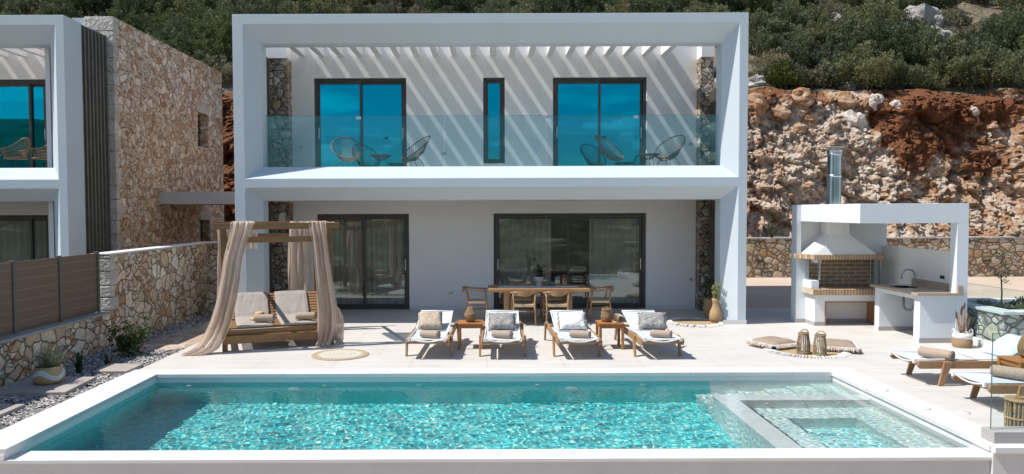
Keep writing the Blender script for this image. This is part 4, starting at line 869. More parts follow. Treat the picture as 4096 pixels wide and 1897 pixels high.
def lounger(label):
    e=thing('sun_lounger',(0,0,0),label,'sun lounger','teak sun loungers')
    W_=.60; zr=.30
    for s in (-1,1):
        x=s*(W_/2+.035)
        mb=MB(); mb.prism([(-.10,zr-.035),(-.06,zr-.07),(1.80,zr-.07),(1.90,zr-.01),(1.88,zr+.035),(-.08,zr+.035)],0,x-.018,x+.018); mb.build('side_rail',M['teak'],e,world=False,bevel=.005)
        for y0,y1,n in ((.30,.20,1),(1.62,1.76,2)):
            xo=x+s*.038; mb=MB(); mb.prism([(y0-.055,zr+.03),(y0+.055,zr+.03),(y1+.035,0),(y1-.035,0)],0,min(xo-.017*s,xo+.017*s),max(xo-.017*s,xo+.017*s)); mb.build('leg',M['teak_v'],e,world=False,bevel=.004)
    mb=MB(); 
    for y in (.02,.9,1.78): mb.box((-W_/2-.016,y-.02,zr-.06),(W_/2+.016,y+.02,zr-.02))
    mb.parts('cross_bar',M['teak'],e,world=False)
    # sling seat and back as thin cloth with depth
    sy=[(-.09,zr+.045),(.25,zr+.035),(.55,zr+.03),(.80,zr+.045)]
    def sheet(pts,wd,sag,th=.006):
        m=MB(); nx=8; vs=[]
        for t in (0,th):
            for (y,z) in pts:
                for i in range(nx+1):
                    u=2*i/nx-1; vs.append((u*wd/2,y,z-sag*(1-u*u)-t))
        n=len(pts); k=n*(nx+1); fs=[]
        for j in range(n-1):
            for i in range(nx):
                a=j*(nx+1)+i; fs+= [(a,a+1,a+nx+2,a+nx+1),(k+a,k+a+nx+1,k+a+nx+2,k+a+1)]
        for j in range(n-1):
            for a in (j*(nx+1),j*(nx+1)+nx): fs.append((a,a+nx+1,k+a+nx+1,k+a))
        for i in range(nx):
            for a in (i,(n-1)*(nx+1)+i): fs.append((a,a+1,k+a+1,k+a))
        m.add(vs,fs); return m
    sheet(sy,W_-.02,.022).build('sling_seat',M['sling'],e,world=False,smooth=False)
    al=R(16); bp=[(.80+.80*t*math.cos(al),zr+.05+.80*t*math.sin(al)+.012*math.sin(t*6)) for t in (0,.2,.4,.6,.8,1)]
    bk_=sheet(bp,W_-.02,.012).build('sling_back',M['sling'],e,world=False)
    mb=MB()
    for s in (-1,1): mb.tube([(s*(W_/2-.012),bp[0][0],bp[0][1]),(s*(W_/2-.012),bp[-1][0],bp[-1][1])],.011,8)
    mb.tube([(-(W_/2-.012),bp[-1][0],bp[-1][1]),((W_/2-.012),bp[-1][0],bp[-1][1])],.011,8)
    mb.build('back_frame',M['white_metal'],e,world=False,smooth=True)
    mb=MB()
    for s in (-1,1): mb.tube([(s*(W_/2-.012),-.10,zr+.045),(s*(W_/2-.012),.80,zr+.045)],.011,8)
    mb.tube([(u*(W_/2-.012),-.10,zr+.045-.055*(1-u*u)) for u in (-1,-.7,-.35,0,.35,.7,1)],.010,8)
    mb.box((-W_/2-.01,-.125,zr+.0),(-W_/2+.03,-.09,zr+.058)); mb.box((W_/2-.03,-.125,zr+.0),(W_/2+.01,-.09,zr+.058)); mb.build('seat_frame',M['white_metal'],e,world=False)
    mb=MB(); mb.bar((-.2,1.15,zr-.05),(-.2,1.35,zr+.13),.02,.02); mb.bar((.2,1.15,zr-.05),(.2,1.35,zr+.13),.02,.02); mb.bar((-.22,1.35,zr+.13),(.22,1.35,zr+.13),.02,.03); mb.build('back_prop',M['teak'],e,world=False)
    return e
L0=lounger('teak lounger nearest the daybed with a cream shaggy striped pillow'); L0.location=(-.965,11.87,0); L0.rotation_euler=(0,0,R(-2))
Ls=[L0]
for (x,y,rz,lb) in ((.255,11.83,-1,'teak lounger with a grey mottled pillow right of the pineapple shaped lantern table'),(1.48,11.81,1,'teak lounger with a white chunky knit pillow left of the book table'),(2.81,11.80,2,'teak lounger with a grey mottled pillow and cream tassels right of the book table'),(5.95,10.27,-90,'teak lounger lying crosswise beside the pool with a striped white pillow'),(5.98,8.90,-90,'teak lounger lying crosswise, the one nearest the glass screen')):
    Ls.append(copy_tree(L0,loc=(x,y,0),rz=R(rz),label=lb))
for q in Ls[4:]:
    for ch in list(q.children):
        if ch.name.startswith('back_prop'): bpy.data.objects.remove(ch)
        elif ch.name.startswith(('sling_back','back_frame')):
            hg=Vector((0,.80,.35)); ch.rotation_euler=(-R(15),0,0); ch.location=hg-Matrix.Rotation(-R(15),3,'X')@hg
def pillow(mat,loc,tilt,rz,label,w=.44,d=.40,h=.15,seed=1,tas=None,group=None):
    e=thing('pillow',loc,label,'pillow',group); mb=cushion(w,d,h,seed=seed,wr=.012); o=mb.build('cover',M[mat],e,world=False,smooth=True)
    if tas:
        t=MB(); tassels(t,[(sx*w*.5,sy*d*.5,h*.5) for sx in (-1,1) for sy in (-1,1)]+([(sx*w*.48,k*d*.15,h*.5) for sx in (-1,1) for k in (-2,-1,0,1,2)] if tas>1 else []),.055,.013,seed); t.build('tassels',M['fringe'],e,world=False)
    e.rotation_euler=(tilt,0,rz); return e
al=R(40)
pillow('knit_beige',(-.985,12.76,.44),al,R(4),'cream shaggy striped pillow leaning on the lounger nearest the daybed',w=.44,d=.40,seed=2,group='pillows on the loungers')
pillow('knit_grey',(.27,12.74,.43),al,R(-2),'grey mottled pillow on the second lounger from the daybed',w=.46,d=.36,seed=3,tas=2,group='pillows on the loungers')
pillow('knit_white',(1.48,12.73,.43),al,R(1),'white chunky knit pillow with tassels on the third lounger',w=.47,d=.38,seed=4,tas=2,group='pillows on the loungers')
pillow('knit_grey',(2.88,12.74,.43),al,R(-6),'grey mottled pillow with cream tassels on the fourth lounger',w=.46,d=.36,seed=5,tas=2,group='pillows on the loungers')
pillow('linen',(7.32,10.2,.42),R(30),R(-90),'pale blue striped pillow on the crosswise lounger behind the glass',w=.56,d=.5,seed=6,tas=1,group='pillows on the loungers')
towel((-.93,11.95,.385),R(-27),'taupe rolled towel on the lounger nearest the daybed',.345,.060)
towel((.25,11.92,.385),R(-26),'taupe rolled towel on the lounger with the grey pillow beside the pineapple shaped lantern',.345,.060)
towel((1.52,11.91,.385),R(-24),'taupe rolled towel on the lounger with the white knit pillow',.345,.060)
towel((2.84,11.92,.385),R(-28),'taupe rolled towel on the lounger right of the book table',.345,.060)
towel((6.22,10.12,.40),R(-58),'taupe rolled towel on the crosswise lounger with the striped pillow',.44)
towel((6.42,8.92,.40),R(-50),'taupe rolled towel on the lounger nearest the glass screen',.44)
def side_table(label):
    e=thing('side_table',(0,0,0),label,'side table','orange stained side tables'); w=.44; h=.45
    mb=MB(); mb.box((-w/2,-w/2+.05,h-.022),(w/2,w/2-.05,h)); mb.box((-w/2,-w/2,h-.024),(w/2,-w/2+.047,h+.001)); mb.box((-w/2,w/2-.047,h-.024),(w/2,w/2,h+.001)); mb.build('tabletop',M['stain'],e,world=False,bevel=.003)
    mb=MB()
    for s in (-1,1): mb.box((-w/2+.05,s*(w/2-.03)-.01,h-.085),(w/2-.05,s*(w/2-.03)+.01,h-.025)); mb.box((s*(w/2-.03)-.01,-w/2+.05,h-.085),(s*(w/2-.03)+.01,w/2-.05,h-.025))
    mb.parts('apron',M['stain'],e,world=False)
    for sx in (-1,1):
        for sy in (-1,1): MB().box((sx*(w/2-.028)-.022,sy*(w/2-.028)-.022,0),(sx*(w/2-.028)+.022,sy*(w/2-.028)+.022,h-.025)).build('leg',M['stain'],e,world=False,bevel=.002)
    return e
T0=side_table('orange stained side table holding the pineapple shaped wicker lantern'); T0.location=(-.285,12.86,0)
copy_tree(T0,loc=(2.15,12.80,0),label='orange stained side table holding a wicker lantern and an open book')
copy_tree(T0,loc=(7.0,9.50,0),label='orange stained side table between the two crosswise loungers behind the glass')
def wickerpot(loc,prof,label,seed=1,strands=26,rows=16,handle=None,inner=True):
    """openwork woven vessel made of real strands"""
    random.seed(seed); e=thing('wicker_lantern',loc,label,'lantern','woven lanterns on the side tables'); mb=MB()
    H=prof[-1][1]
    def rad(z):
        for (r0,z0),(r1,z1) in zip(prof,prof[1:]):
            if z<=z1: return r0+(r1-r0)*(z-z0)/(z1-z0)
        return prof[-1][0]
    for k in range(strands):
        for dr in (1,-1):
            a0=2*PI*k/strands; mb.tube([((rad(H*t)+.003*dr)*math.cos(a0+dr*t*1.1),(rad(H*t)+.003*dr)*math.sin(a0+dr*t*1.1),H*t) for t in [i/8 for i in range(9)]],.0048,4,caps=False)
    for j in range(rows):
        z=H*(j+.5)/rows; r=rad(z)+rnd(-.003,.004); mb.tube([(r*math.cos(a)*(1+rnd(-.02,.02)),r*math.sin(a)*(1+rnd(-.02,.02)),z+rnd(-.004,.004)) for a in [2*PI*i/18 for i in range(18)]],.006,4,closed=True)
    mb.tube([(rad(H)*math.cos(a),rad(H)*math.sin(a),H) for a in [2*PI*i/18 for i in range(18)]],.009,5,closed=True)
    mb.build('woven_body',M['wicker'],e,world=False)
    mb=MB(); mb.lathe([(prof[0][0]*.95,0),(prof[0][0]*.95,.01)],n=16); mb.build('base_disc',M['wicker'],e,world=False)
    if inner: mb=MB(); mb.lathe([(.03,.012),(.03,.12),(0,.12)],n=12); mb.build('candle',M['ceramic'],e,world=False)
    if handle:
        mb=MB(); mb.tube([(.06*math.cos(t),0,H+.035*math.sin(t)) for t in [PI*i/8 for i in range(9)]],.006,5); mb.build('handle',M['wicker'],e,world=False)
    return e
wickerpot((-.29,12.86,.452),[(.05,0),(.085,.03),(.10,.09),(.095,.14),(.062,.20),(.038,.245)],'pineapple shaped closed wicker lantern on the left side table',1,handle=1)
wickerpot((2.09,12.82,.452),[(.05,0),(.08,.025),(.092,.08),(.085,.13),(.068,.19),(.075,.22)],'open topped wicker lantern beside the book on the side table',2,handle=1)
wickerpot((7.10,9.55,.452),[(.08,0),(.12,.04),(.135,.13),(.12,.20),(.09,.27),(.07,.30)],'large wicker lantern on the table at the right edge',3)
# book lying open
bk=thing('open_book',(2.28,12.76,.452),'open book with fanned yellowed pages on the side table','book')
MB().box((-.10,-.075,0),(.10,.075,.012)).build('cover',M['paper'],bk,world=False)
random.seed(2)
for i in range(9):
    a=R(12+i*15); mb=MB(); ca,sa=math.cos(a),math.sin(a); pts=[(t*.13*ca,t*.13*sa+.01*math.sin(t*PI)) for t in (0,.25,.5,.75,1)]
    vs=[]
    for u,z in pts: vs+=[(-.01+u,-.07,.014+z),(-.01+u,.07,.014+z)]
    mb.add(vs,[(2*k,2*k+2,2*k+3,2*k+1) for k in range(4)]); mb.build('page',M['paper'],bk,world=False)
bk.rotation_euler=(0,0,R(20))
# dining set
D=thing('dining_table',(1.10,15.85,0),'long oak dining table with six chairs on the shaded terrace','dining table')
MB().box((.03,15.37,.69),(2.17,16.33,.75)).build('tabletop',M['oak_h'],D,bevel=.004)
for x in (.37,1.72):
    for y in (15.72,16.12): MB().box((x,y-.05,0),(x+.11,y+.05,.689)).build('leg',M['oak'],D,bevel=.004)
MB().box((.3,15.75,.62),(1.9,15.8,.688)).box((.3,16.05,.62),(1.9,16.1,.688)).parts('apron',M['oak_h'],D)
rn=MB(); random.seed(6); n=40; vs=[]
for j in range(3):
    for i in range(n+1):
        x=.24+1.74*i/n; y=15.72+.15*j+.012*N3(x,j,0,4)*(j!=1); vs.append((x,y,.7535+.004*abs(N3(x,y,0,8))))
rn.add(vs,[(j*(n+1)+i,j*(n+1)+i+1,(j+1)*(n+1)+i+1,(j+1)*(n+1)+i) for j in range(2) for i in range(n)])
o=rn.build('table_runner',M['linen'],None,smooth=True); o.modifiers.new('s','SOLIDIFY').thickness=.003; tag(o,'pale blue linen runner laid along the dining table','table runner')
pp=thing('potted_plant',(1.14,15.98,.7585),'dark leafed plant in a footed stone bowl on the dining table','potted plant')
mb=MB(); mb.lathe([(.055,0),(.055,.07),(.06,.08),(.09,.10),(.10,.15),(.10,.20),(.085,.20),(.08,.17),(0,.17)],n=24); mb.build('bowl',M['ceramic'],pp,world=False,smooth=False)
def leaves_on(mb,pts,n,l,w,spread,seed):
    random.seed(seed)
    for i in range(n):
        P=Vector(random.choice(pts))+Vector((rnd(-spread,spread),rnd(-spread,spread),rnd(-spread,spread))); d=Vector((rnd(-1,1),rnd(-1,1),rnd(-.3,.9))).normalized(); s=d.cross(Vector((rnd(-1,1),rnd(-1,1),rnd(-1,1)))).normalized(); L=l*rnd(.6,1.2)
        mb.add([P,P+d*L*.5+s*w,P+d*L,P+d*L*.5-s*w],[(0,1,2,3)])
mb=MB(); random.seed(9); tips=[]
for k in range(9):
    a=rnd(0,6.28); h=rnd(.14,.42); q=rnd(.03,.14); pts=[(0,0,.17),(q*.4*math.cos(a),q*.4*math.sin(a),.17+h*.5),(q*math.cos(a),q*math.sin(a),.17+h)]; mb.tube(pts,[.004,.003,.002],4); tips+=[pts[1],pts[2],tuple((Vector(pts[1])+Vector(pts[2]))/2)]
mb.build('stems',M['bark'],pp,world=False); mb=MB(); leaves_on(mb,tips,150,.06,.013,.03,4); leaves_on(mb,[(0,0,.2),(.05,0,.2),(-.04,.02,.2)],70,.06,.014,.04,5); mb.build('leaves',M['leaf_dark'],pp,world=False)
for i,(x,y,lb) in enumerate(((1.30,15.93,'round grey green cup nearer the plant bowl on the table'),(1.42,15.92,'round grey green cup farther from the plant bowl on the table'))):
    mb=MB(); mb.lathe([(.03,0),(.05,.02),(.056,.05),(.045,.085),(.04,.095),(.032,.095),(.035,.05),(0,.03)],n=18); o=mb.build('cup',M['glaze'],None,smooth=True); o.location=(x,y,.7585); tag(o,lb,'cup','cups on the dining table')
def dchair(label):
    e=thing('dining_chair',(0,0,0),label,'dining chair','oak armchairs with woven cord seats'); m=M['oak']
    for s in (-1,1):
        MB().tube([(s*.235,-.24,0),(s*.225,-.20,.30),(s*.215,-.17,.45),(s*.235,-.20,.67)],[.013,.019,.021,.015],8).build('leg',m,e,world=False,smooth=True)
        MB().tube([(s*.265,.25,0),(s*.255,.235,.30),(s*.25,.225,.45),(s*.262,.20,.655)],[.013,.019,.021,.014],8).build('leg',m,e,world=False,smooth=True)
    a=[(s_*x,y,z) for s_,L in ((-1,1),) for x,y,z in ((.27,.26,.66),(.285,.12,.665),(.28,-.04,.675),(.255,-.17,.69),(.20,-.245,.705))]; b=[(-x,y,z) for x,y,z in a][::-1]
    mb=MB(); mb.tube(a+[(0,-.285,.715)]+b,[.014,.02,.016,.018,.018,.016,.018,.018,.016,.02,.014],8); mb.build('arm_rail',m,e,world=False,smooth=True)
    mb=MB(); vs=[]; n=16
    for i in range(n+1):
        u=2*i/n-1; x=.225*u; y=-.285+.075*u*u; zt=.735-.01*u*u; zb=.735-.028-.085*max(0,1-u*u)**.7
        for dy in (-.012,.012): vs+=[(x,y+dy,zt),(x,y+dy,zb)]
    fs=[]
    for i in range(n): a_=i*4;b_=a_+4; fs+=[(a_,b_,b_+1,a_+1),(a_+2,a_+3,b_+3,b_+2),(a_,a_+2,b_+2,b_),(a_+1,b_+1,b_+3,a_+3)]
    fs+=[(0,1,3,2),(n*4,n*4+2,n*4+3,n*4+1)]; mb.add(vs,fs); mb.build('backrest',m,e,world=False)
    mb=MB(); n=24
    vs=[];W0=.46;D0=.42
    for i in range(n+1):
        for j in range(n+1):
            u=2*i/n-1;v=2*j/n-1; vs.append((u*W0/2*(1-.03*(1-v)),.02+v*D0/2,.445-.018*(1-u*u)*(1-v*v)+.003*math.sin(i*PI)))
    mb.add(vs,[(i*(n+1)+j,(i+1)*(n+1)+j,(i+1)*(n+1)+j+1,i*(n+1)+j+1) for i in range(n) for j in range(n)]); mb.box((-W0/2,.02-D0/2,.395),(W0/2,.02-D0/2+.03,.443)); mb.box((-W0/2,.02+D0/2-.03,.395),(W0/2,.02+D0/2,.443)); mb.box((-W0/2,-.16,.395),(-W0/2+.03,.20,.443)); mb.box((W0/2-.03,-.16,.395),(W0/2,.20,.443))
    mb.build('woven_seat',M['cordseat'],e,world=False)
    mb=MB()
    for s in (-1,1): mb.tube([(s*.22,-.2,.30),(s*.25,.23,.30)],.010,6); mb.tube([(s*.22,-.2,.22),(s*.25,.23,.22)],.010,6)
    mb.tube([(-.25,.23,.33),(.25,.23,.33)],.010,6); mb.tube([(-.225,-.2,.30),(.225,-.2,.30)],.010,6); mb.build('stretcher',m,e,world=False,smooth=True)
    return e
m,nt,p=newmat('woven cord seat'); v=coord(nt); w=nd(nt,'ShaderNodeTexWave',bands_direction='X'); w.inputs['Scale'].default_value=14; nt.links.new(v,w.inputs['Vector']); nt.links.new(ramp(nt,[(.2,(.50,.37,.22)),(.7,(.68,.55,.37))],w.outputs['Fac']).outputs[0],p.inputs['Base Color']); p.inputs['Roughness'].default_value=.85; bump(nt,p,w.outputs['Fac'],.8,.008); M['cordseat']=m
c0=dchair('oak armchair at the near side of the table, left of the pair'); c0.location=(.78,15.42,0)
for x,y,rz,lb in ((1.47,15.42,0,'oak armchair at the near side of the table, right of the pair'),(-.24,16.08,-90,'oak armchair at the end of the table nearer the daybed'),(2.48,16.08,90,'oak armchair at the end of the table nearer the vase'),(.78,16.55,180,'oak armchair against the glass behind the table, on the daybed side'),(1.47,16.55,180,'oak armchair against the glass behind the table, on the vase side')):
    copy_tree(c0,loc=(x,y,0),rz=R(rz),label=lb)
# balcony string chairs
def string_chair(label):
    e=thing('string_chair',(0,0,0),label,'string chair','egg shaped string chairs on the balcony')
    n=44; ring=[]
    for i in range(n):
        t=2*PI*i/n; v=math.sin(t); ring.append((.35*math.cos(t)*(1+.08*v),.02+.31*v+.05*v*v,.60+.27*v+.03*v*v))
    c=[(.07*math.cos(2*PI*i/n),-.03+.07*math.sin(2*PI*i/n),.33) for i in range(n)]
    mb=MB(); mb.tube(ring,.013,6,closed=True); mb.tube(c[::2],.008,5,closed=True); mb.build('hoop',M['chair_cord'],e,world=False,smooth=True)
    mb=MB()
    for i in range(n):
        a=Vector(ring[i]); b=Vector(c[i]); m_=(a+b)/2+Vector((0,0,-.055))+Vector((0,.03,0)); mb.tube([a,m_,b],.0058,4,caps=False)
    mb.build('cord_shell',M['chair_cord'],e,world=False)
    mb=MB(); lr_=[(.17*math.cos(2*PI*i/16),.14*math.sin(2*PI*i/16)-.02,.37) for i in range(16)]; mb.tube(lr_,.006,5,closed=True)
    for sx in (-1,1):
        for y0,y1 in ((-.10,-.24),(.10,.26)): mb.tube([(sx*.13,y0,.37),(sx*.25,y1,0)],.007,5)
    mb.build('legs',M['black_cord'],e,world=False,smooth=True); return e
S0=string_chair('string chair at the left end of the balcony, facing the pool'); S0.location=(-3.12,16.62,3.2); S0.rotation_euler=(0,0,R(22))
for x,rz,lb in ((-1.64,-58,'string chair beside the first balcony door, turned towards its table'),(2.83,52,'string chair in front of the right balcony door, seen from its side'),(4.10,-52,'string chair nearest the right end of the balcony')): copy_tree(S0,loc=(x,16.62,3.2),rz=R(rz),label=lb)
def string_table(label):
    e=thing('string_table',(0,0,0),label,'small table','round string tables on the balcony'); n=30
    mb=MB(); r=[(.24*math.cos(2*PI*i/n),.24*math.sin(2*PI*i/n),.44) for i in range(n)]; mb.tube(r,.012,6,closed=True); mb.lathe([(0,.447),(.235,.447),(.235,.442),(0,.442)],n=30); mb.build('tabletop',M['chair_cord'],e,world=False)
    mb=MB()
    for i in range(n): mb.tube([r[i],(.05*math.cos(2*PI*i/n),.05*math.sin(2*PI*i/n),.33)],.0045,4,caps=False)
    mb.build('cord_basket',M['chair_cord'],e,world=False)
    mb=MB()
    for k in range(3): a=2*PI*k/3+.5; mb.tube([(.12*math.cos(a),.12*math.sin(a),.40),(.2*math.cos(a),.2*math.sin(a),0)],.007,5)
    mb.build('legs',M['black_cord'],e,world=False); return e
t0=string_table('round string table between the two chairs at the left of the balcony'); t0.location=(-2.36,16.5,3.2)
copy_tree(t0,loc=(3.62,16.5,3.2),label='round string table between the two chairs at the right of the balcony')
# neighbour balcony rattan chairs
def rattan(label):
    e=thing('rattan_armchair',(0,0,0),label,'rattan chair','rattan armchairs on the neighbouring balcony'); mb=MB(); n=30
    top=[];bot=[]
    for i in range(n+1):
        a=PI*(-.18)+PI*1.36*i/n; b_=math.sin(PI*i/n)**2; top.append((.32*math.cos(a),.28*math.sin(a)-.02,.60+.26*b_**2)); bot.append((.22*math.cos(a),.2*math.sin(a),.40))
    mb.tube(top,.014,6); mb.tube(bot,.01,5)
    for i in range(n+1): mb.tube([top[i],bot[i]],.006,4,caps=False)
    for f in (.35,.65): mb.tube([Vector(a)*f+Vector(b)*(1-f) for a,b in zip(top,bot)],.006,4)
    mb.build('woven_back',M['wicker'],e,world=False); mb=MB(); mb.lathe([(0,.39),(.23,.39),(.24,.405),(.23,.42),(0,.42)],n=20); mb.build('seat',M['wicker'],e,world=False)
    mb=MB()
    for sx in (-1,1):
        for sy in (-1,1): mb.tube([(sx*.14,sy*.14,.39),(sx*.22,sy*.22,0)],.007,5)
    mb.tube([(-.2,-.2,.1),(.2,-.2,.1),(.2,.2,.1),(-.2,.2,.1)],.005,4,closed=True); mb.build('legs',M['black_cord'],e,world=False); return e
r0=rattan('high backed rattan armchair nearest the corner of the neighbouring balcony'); r0.location=(-9.98,16.6,3.2); r0.rotation_euler=(0,0,R(-70))
copy_tree(r0,loc=(-10.55,16.55,3.2),rz=R(-95),label='rattan armchair behind the corner one on the neighbouring balcony')
tb=thing('balcony_table',(-11.35,16.6,3.2),'round rattan topped table at the left edge of the neighbouring balcony','small table')
mb=MB(); mb.lathe([(0,.48),(.36,.48),(.37,.495),(.36,.51),(0,.51)],n=28); mb.build('tabletop',M['wicker'],tb,world=False); mb=MB()
for k in range(4): a=PI/4+PI/2*k; mb.tube([(.2*math.cos(a),.2*math.sin(a),.48),(.3*math.cos(a),.3*math.sin(a),0)],.008,5)
mb.build('legs',M['black_cord'],tb,world=False)
# ------------------------------------------------------------------ DAYBED
DA=R(20.5); DB=thing('daybed',(-4.5,12.56,0),'rough timber four post daybed draped with blush voile','daybed',rz=DA)
Wd,Dd=1.80,1.95; hp=2.16
m=M['cabana_v']
for x in (0,Wd):
    for y in (0,Dd): MB().box((x-.045,y-.045,0),(x+.045,y+.045,2.09)).build('post',m,DB,world=False,bevel=.004)
m=M['cabana']
for y in (-.02,Dd+.02):
    MB().box((-.17,y-.022,2.091),(Wd+.17,y+.022,2.20)).build('top_beam',m,DB,world=False,bevel=.004)
    MB().box((.046,y-.02,1.86),(Wd-.046,y+.02,1.96)).build('cross_beam',m,DB,world=False,bevel=.004)
for x in (0,Wd): MB().box((x-.02,.046,1.965),(x+.02,Dd-.046,2.06)).build('side_beam',m,DB,world=False,bevel=.004)
MB().box((-.047,-.095,.13),(Wd+.047,-.046,.27)).build('front_board',m,DB,world=False,bevel=.004); MB().box((.046,-.03,.24),(Wd-.046,.005,.36)).build('front_board',m,DB,world=False,bevel=.004)
for x in (-.03,Wd-.01): MB().box((x,.046,.2),(x+.04,Dd-.046,.33)).build('side_board',m,DB,world=False)
mb=MB(); y=.02
while y<.98: mb.box((.05,y,.362),(Wd-.05,y+.055,.385)); y+=.075
mb.build('seat_slats',m,DB,world=False,bevel=.002)
ba=R(39)
for xa,xb in ((.05,.895),(.905,Wd-.05)):
    mb=MB(); 
    for k in range(9): 
        s0=.03+k*.073; mb.box((xa,s0,-.012),(xb,s0+.052,.010))
    mb.box((xa+.04,0,-.05),(xa+.08,.68,-.013)); mb.box((xb-.08,0,-.05),(xb-.04,.68,-.013))
    mb.xf(Matrix.Translation((0,.98,.385))@Matrix.Rotation(ba,4,'X')); mb.build('backrest',m,DB,world=False,bevel=.002)
MB().box((.3,1.0,.30),(.34,1.5,.33)).box((1.4,1.0,.30),(1.44,1.5,.33)).build('support',m,DB,world=False)
def mattress(xc,label,seed):
    a=Vector((-4.5,12.56,0))+Matrix.Rotation(DA,3,'Z')@Vector((xc,0,0)); e=thing('mattress',tuple(a),label,'mattress','canvas mattresses on the daybed',rz=DA)
    w=.60;th=.055; pts=[(-.03,.395),(.1,.39),(.5,.39),(.93,.392),(1.0,.42)]+[(1.0+.64*t*math.cos(ba)-.01,.42+.64*t*math.sin(ba)) for t in (.15,.5,.85,1.0)]
    mb=MB(); nx=10; n=len(pts); vs=[]
    for s in (0,1):
        for k,(y,z) in enumerate(pts):
            a0=pts[max(0,k-1)];b0=pts[min(n-1,k+1)]; d=Vector((b0[0]-a0[0],b0[1]-a0[1])).normalized(); nn=(-d.y,d.x)
            for i in range(nx+1):
                u=2*i/nx-1; e_=th*s*(1-.35*abs(u)**6)*(1-.3*(k in (0,n-1))); dz=.008*noise.noise(Vector((u*3,y*6,seed)))*s
                vs.append((u*w/2*(1+.01*s),y+nn[0]*(e_+dz),z+nn[1]*(e_+dz)))
    K_=n*(nx+1); fs=[]
    for j in range(n-1):
        for i in range(nx):
            q=j*(nx+1)+i; fs+=[(q,q+nx+1,q+nx+2,q+1),(K_+q,K_+q+1,K_+q+nx+2,K_+q+nx+1)]
        for q in (j*(nx+1),j*(nx+1)+nx): fs.append((q,q+nx+1,K_+q+nx+1,K_+q))
    for i in range(nx):
        for q in (i,(n-1)*(nx+1)+i): fs.append((q,q+1,K_+q+1,K_+q))
    mb.add(vs,fs); mb.build('cover',M['mattress'],e,world=False,smooth=False,bevel=.012)
    return e
mattress(.50,'grey canvas mattress with a straw hat on it, left half of the daybed',1); mattress(1.24,'grey canvas mattress crossed by beam shadows, right half of the daybed',2)
towel((-3.93,12.92,.52),R(2),'taupe rolled towel beside the straw hat on the daybed',.36,.066); towel((-3.25,13.16,.52),R(3),'taupe rolled towel on the right mattress of the daybed',.36,.066)
mb=MB(); mb.lathe([(.19,0),(.17,.012),(.10,.018),(.092,.03),(.085,.09),(.07,.105),(0,.108)],n=28); h=mb.build('straw_hat',M['straw'],None,smooth=True); h.location=(-4.12,13.30,.475); h.rotation_euler=(R(4),R(-5),0); tag(h,'natural straw hat lying on the left mattress of the daybed','hat')
def drape(rows,label,seed,folds=6,amp=.035,group='voile drapes on the daybed'):
    random.seed(seed); nu=90; nv=46; vs=[]; n=len(rows)
    for j in range(nv+1):
        t=j/nv*(n-1); i0=min(int(t),n-2); f=t-i0; f2=f
        r=[a+(b-a)*f2 for a,b in zip(rows[i0],rows[i0+1])]
        z,xl,xr,y=r[:4]; A=amp*(r[4] if len(r)>4 else 1)
        for i in range(nu+1):
            u=i/nu; ph=2*PI*folds*u+1.2*noise.noise(Vector((u*2.5,j*.05,seed)))*2.2
            tw=A*math.sin(ph)*(.6+.8*abs(noise.noise(Vector((u*2,j*.06,seed+4)))))+.22*A*math.sin(2.7*ph+j*.09+seed)+.9*A*noise.noise(Vector((u*3,j*.10,seed+9)))
            x=xl+(xr-xl)*(u+.012*math.sin(ph*1.0+1)); zz=z+.012*noise.noise(Vector((u*4,j*.3,seed)))
            vs.append((x,y+tw,max(.008,zz+ (abs(tw)*.6 if z<.08 else 0))))
    mb=MB().add(vs,[(j*(nu+1)+i,j*(nu+1)+i+1,(j+1)*(nu+1)+i+1,(j+1)*(nu+1)+i) for j in range(nv) for i in range(nu)])
    o=mb.build('voile_drape',M['voile'],None,smooth=True); return tag(o,label,'drape',group)
drape([(1.75,-4.30,-3.98,12.80,.3),(2.0,-4.34,-3.96,12.74,.3),(2.21,-4.38,-3.98,12.70,.5),(2.235,-4.36,-4.0,12.60,.5),(2.20,-4.38,-3.97,12.54,.7),(2.06,-4.38,-4.0,12.50,.9),(1.9,-4.40,-4.06,12.48,.8),(1.6,-4.47,-4.13,12.46,.9),(1.2,-4.53,-4.18,12.45,1.),(.85,-4.60,-4.24,12.44,1.1),(.5,-4.72,-4.32,12.42,1.2),(.25,-4.83,-4.42,12.38,1.3),(.09,-4.95,-4.50,12.32,1.3),(.03,-5.06,-4.60,12.24,.9),(.012,-5.16,-4.72,12.16,.5)],'blush voile drape knotted over the front left of the daybed, trailing onto the paving',1,3.6,.05)
drape([(1.8,-3.12,-2.85,13.22,.3),(2.1,-3.15,-2.86,13.18,.3),(2.225,-3.16,-2.86,13.12,.4),(2.22,-3.15,-2.85,13.06,.6),(2.1,-3.14,-2.84,13.02,.8),(1.9,-3.10,-2.82,13.01,.9),(1.5,-3.07,-2.78,13.0,1.),(1.0,-3.03,-2.70,13.0,1.1),(.6,-3.02,-2.64,13.0,1.3),(.3,-3.02,-2.66,12.98,1.3),(.12,-2.99,-2.74,12.94,1.2),(.02,-3.03,-2.76,12.88,1.)],'blush voile drape hanging down the front right post of the daybed',2,3.4,.05)
drape([(2.2,-3.95,-3.45,14.74,.5),(2.1,-3.96,-3.5,14.70,.9),(1.7,-3.97,-3.52,14.68,1),(1.0,-3.98,-3.54,14.68,1),(.4,-3.98,-3.5,14.68,1.1),(.02,-3.99,-3.45,14.66,1.2)],'blush voile drape at the rear right of the daybed, seen between the posts',3,3.5,.06)
drape([(2.15,-5.22,-4.98,14.22,.6),(1.7,-5.20,-4.98,14.2,1),(1.0,-5.22,-4.98,14.2,1),(.4,-5.24,-4.98,14.2,1.1),(.02,-5.28,-4.96,14.2,1.2)],'blush voile drape at the rear left of the daybed behind the post',4,4,.04)
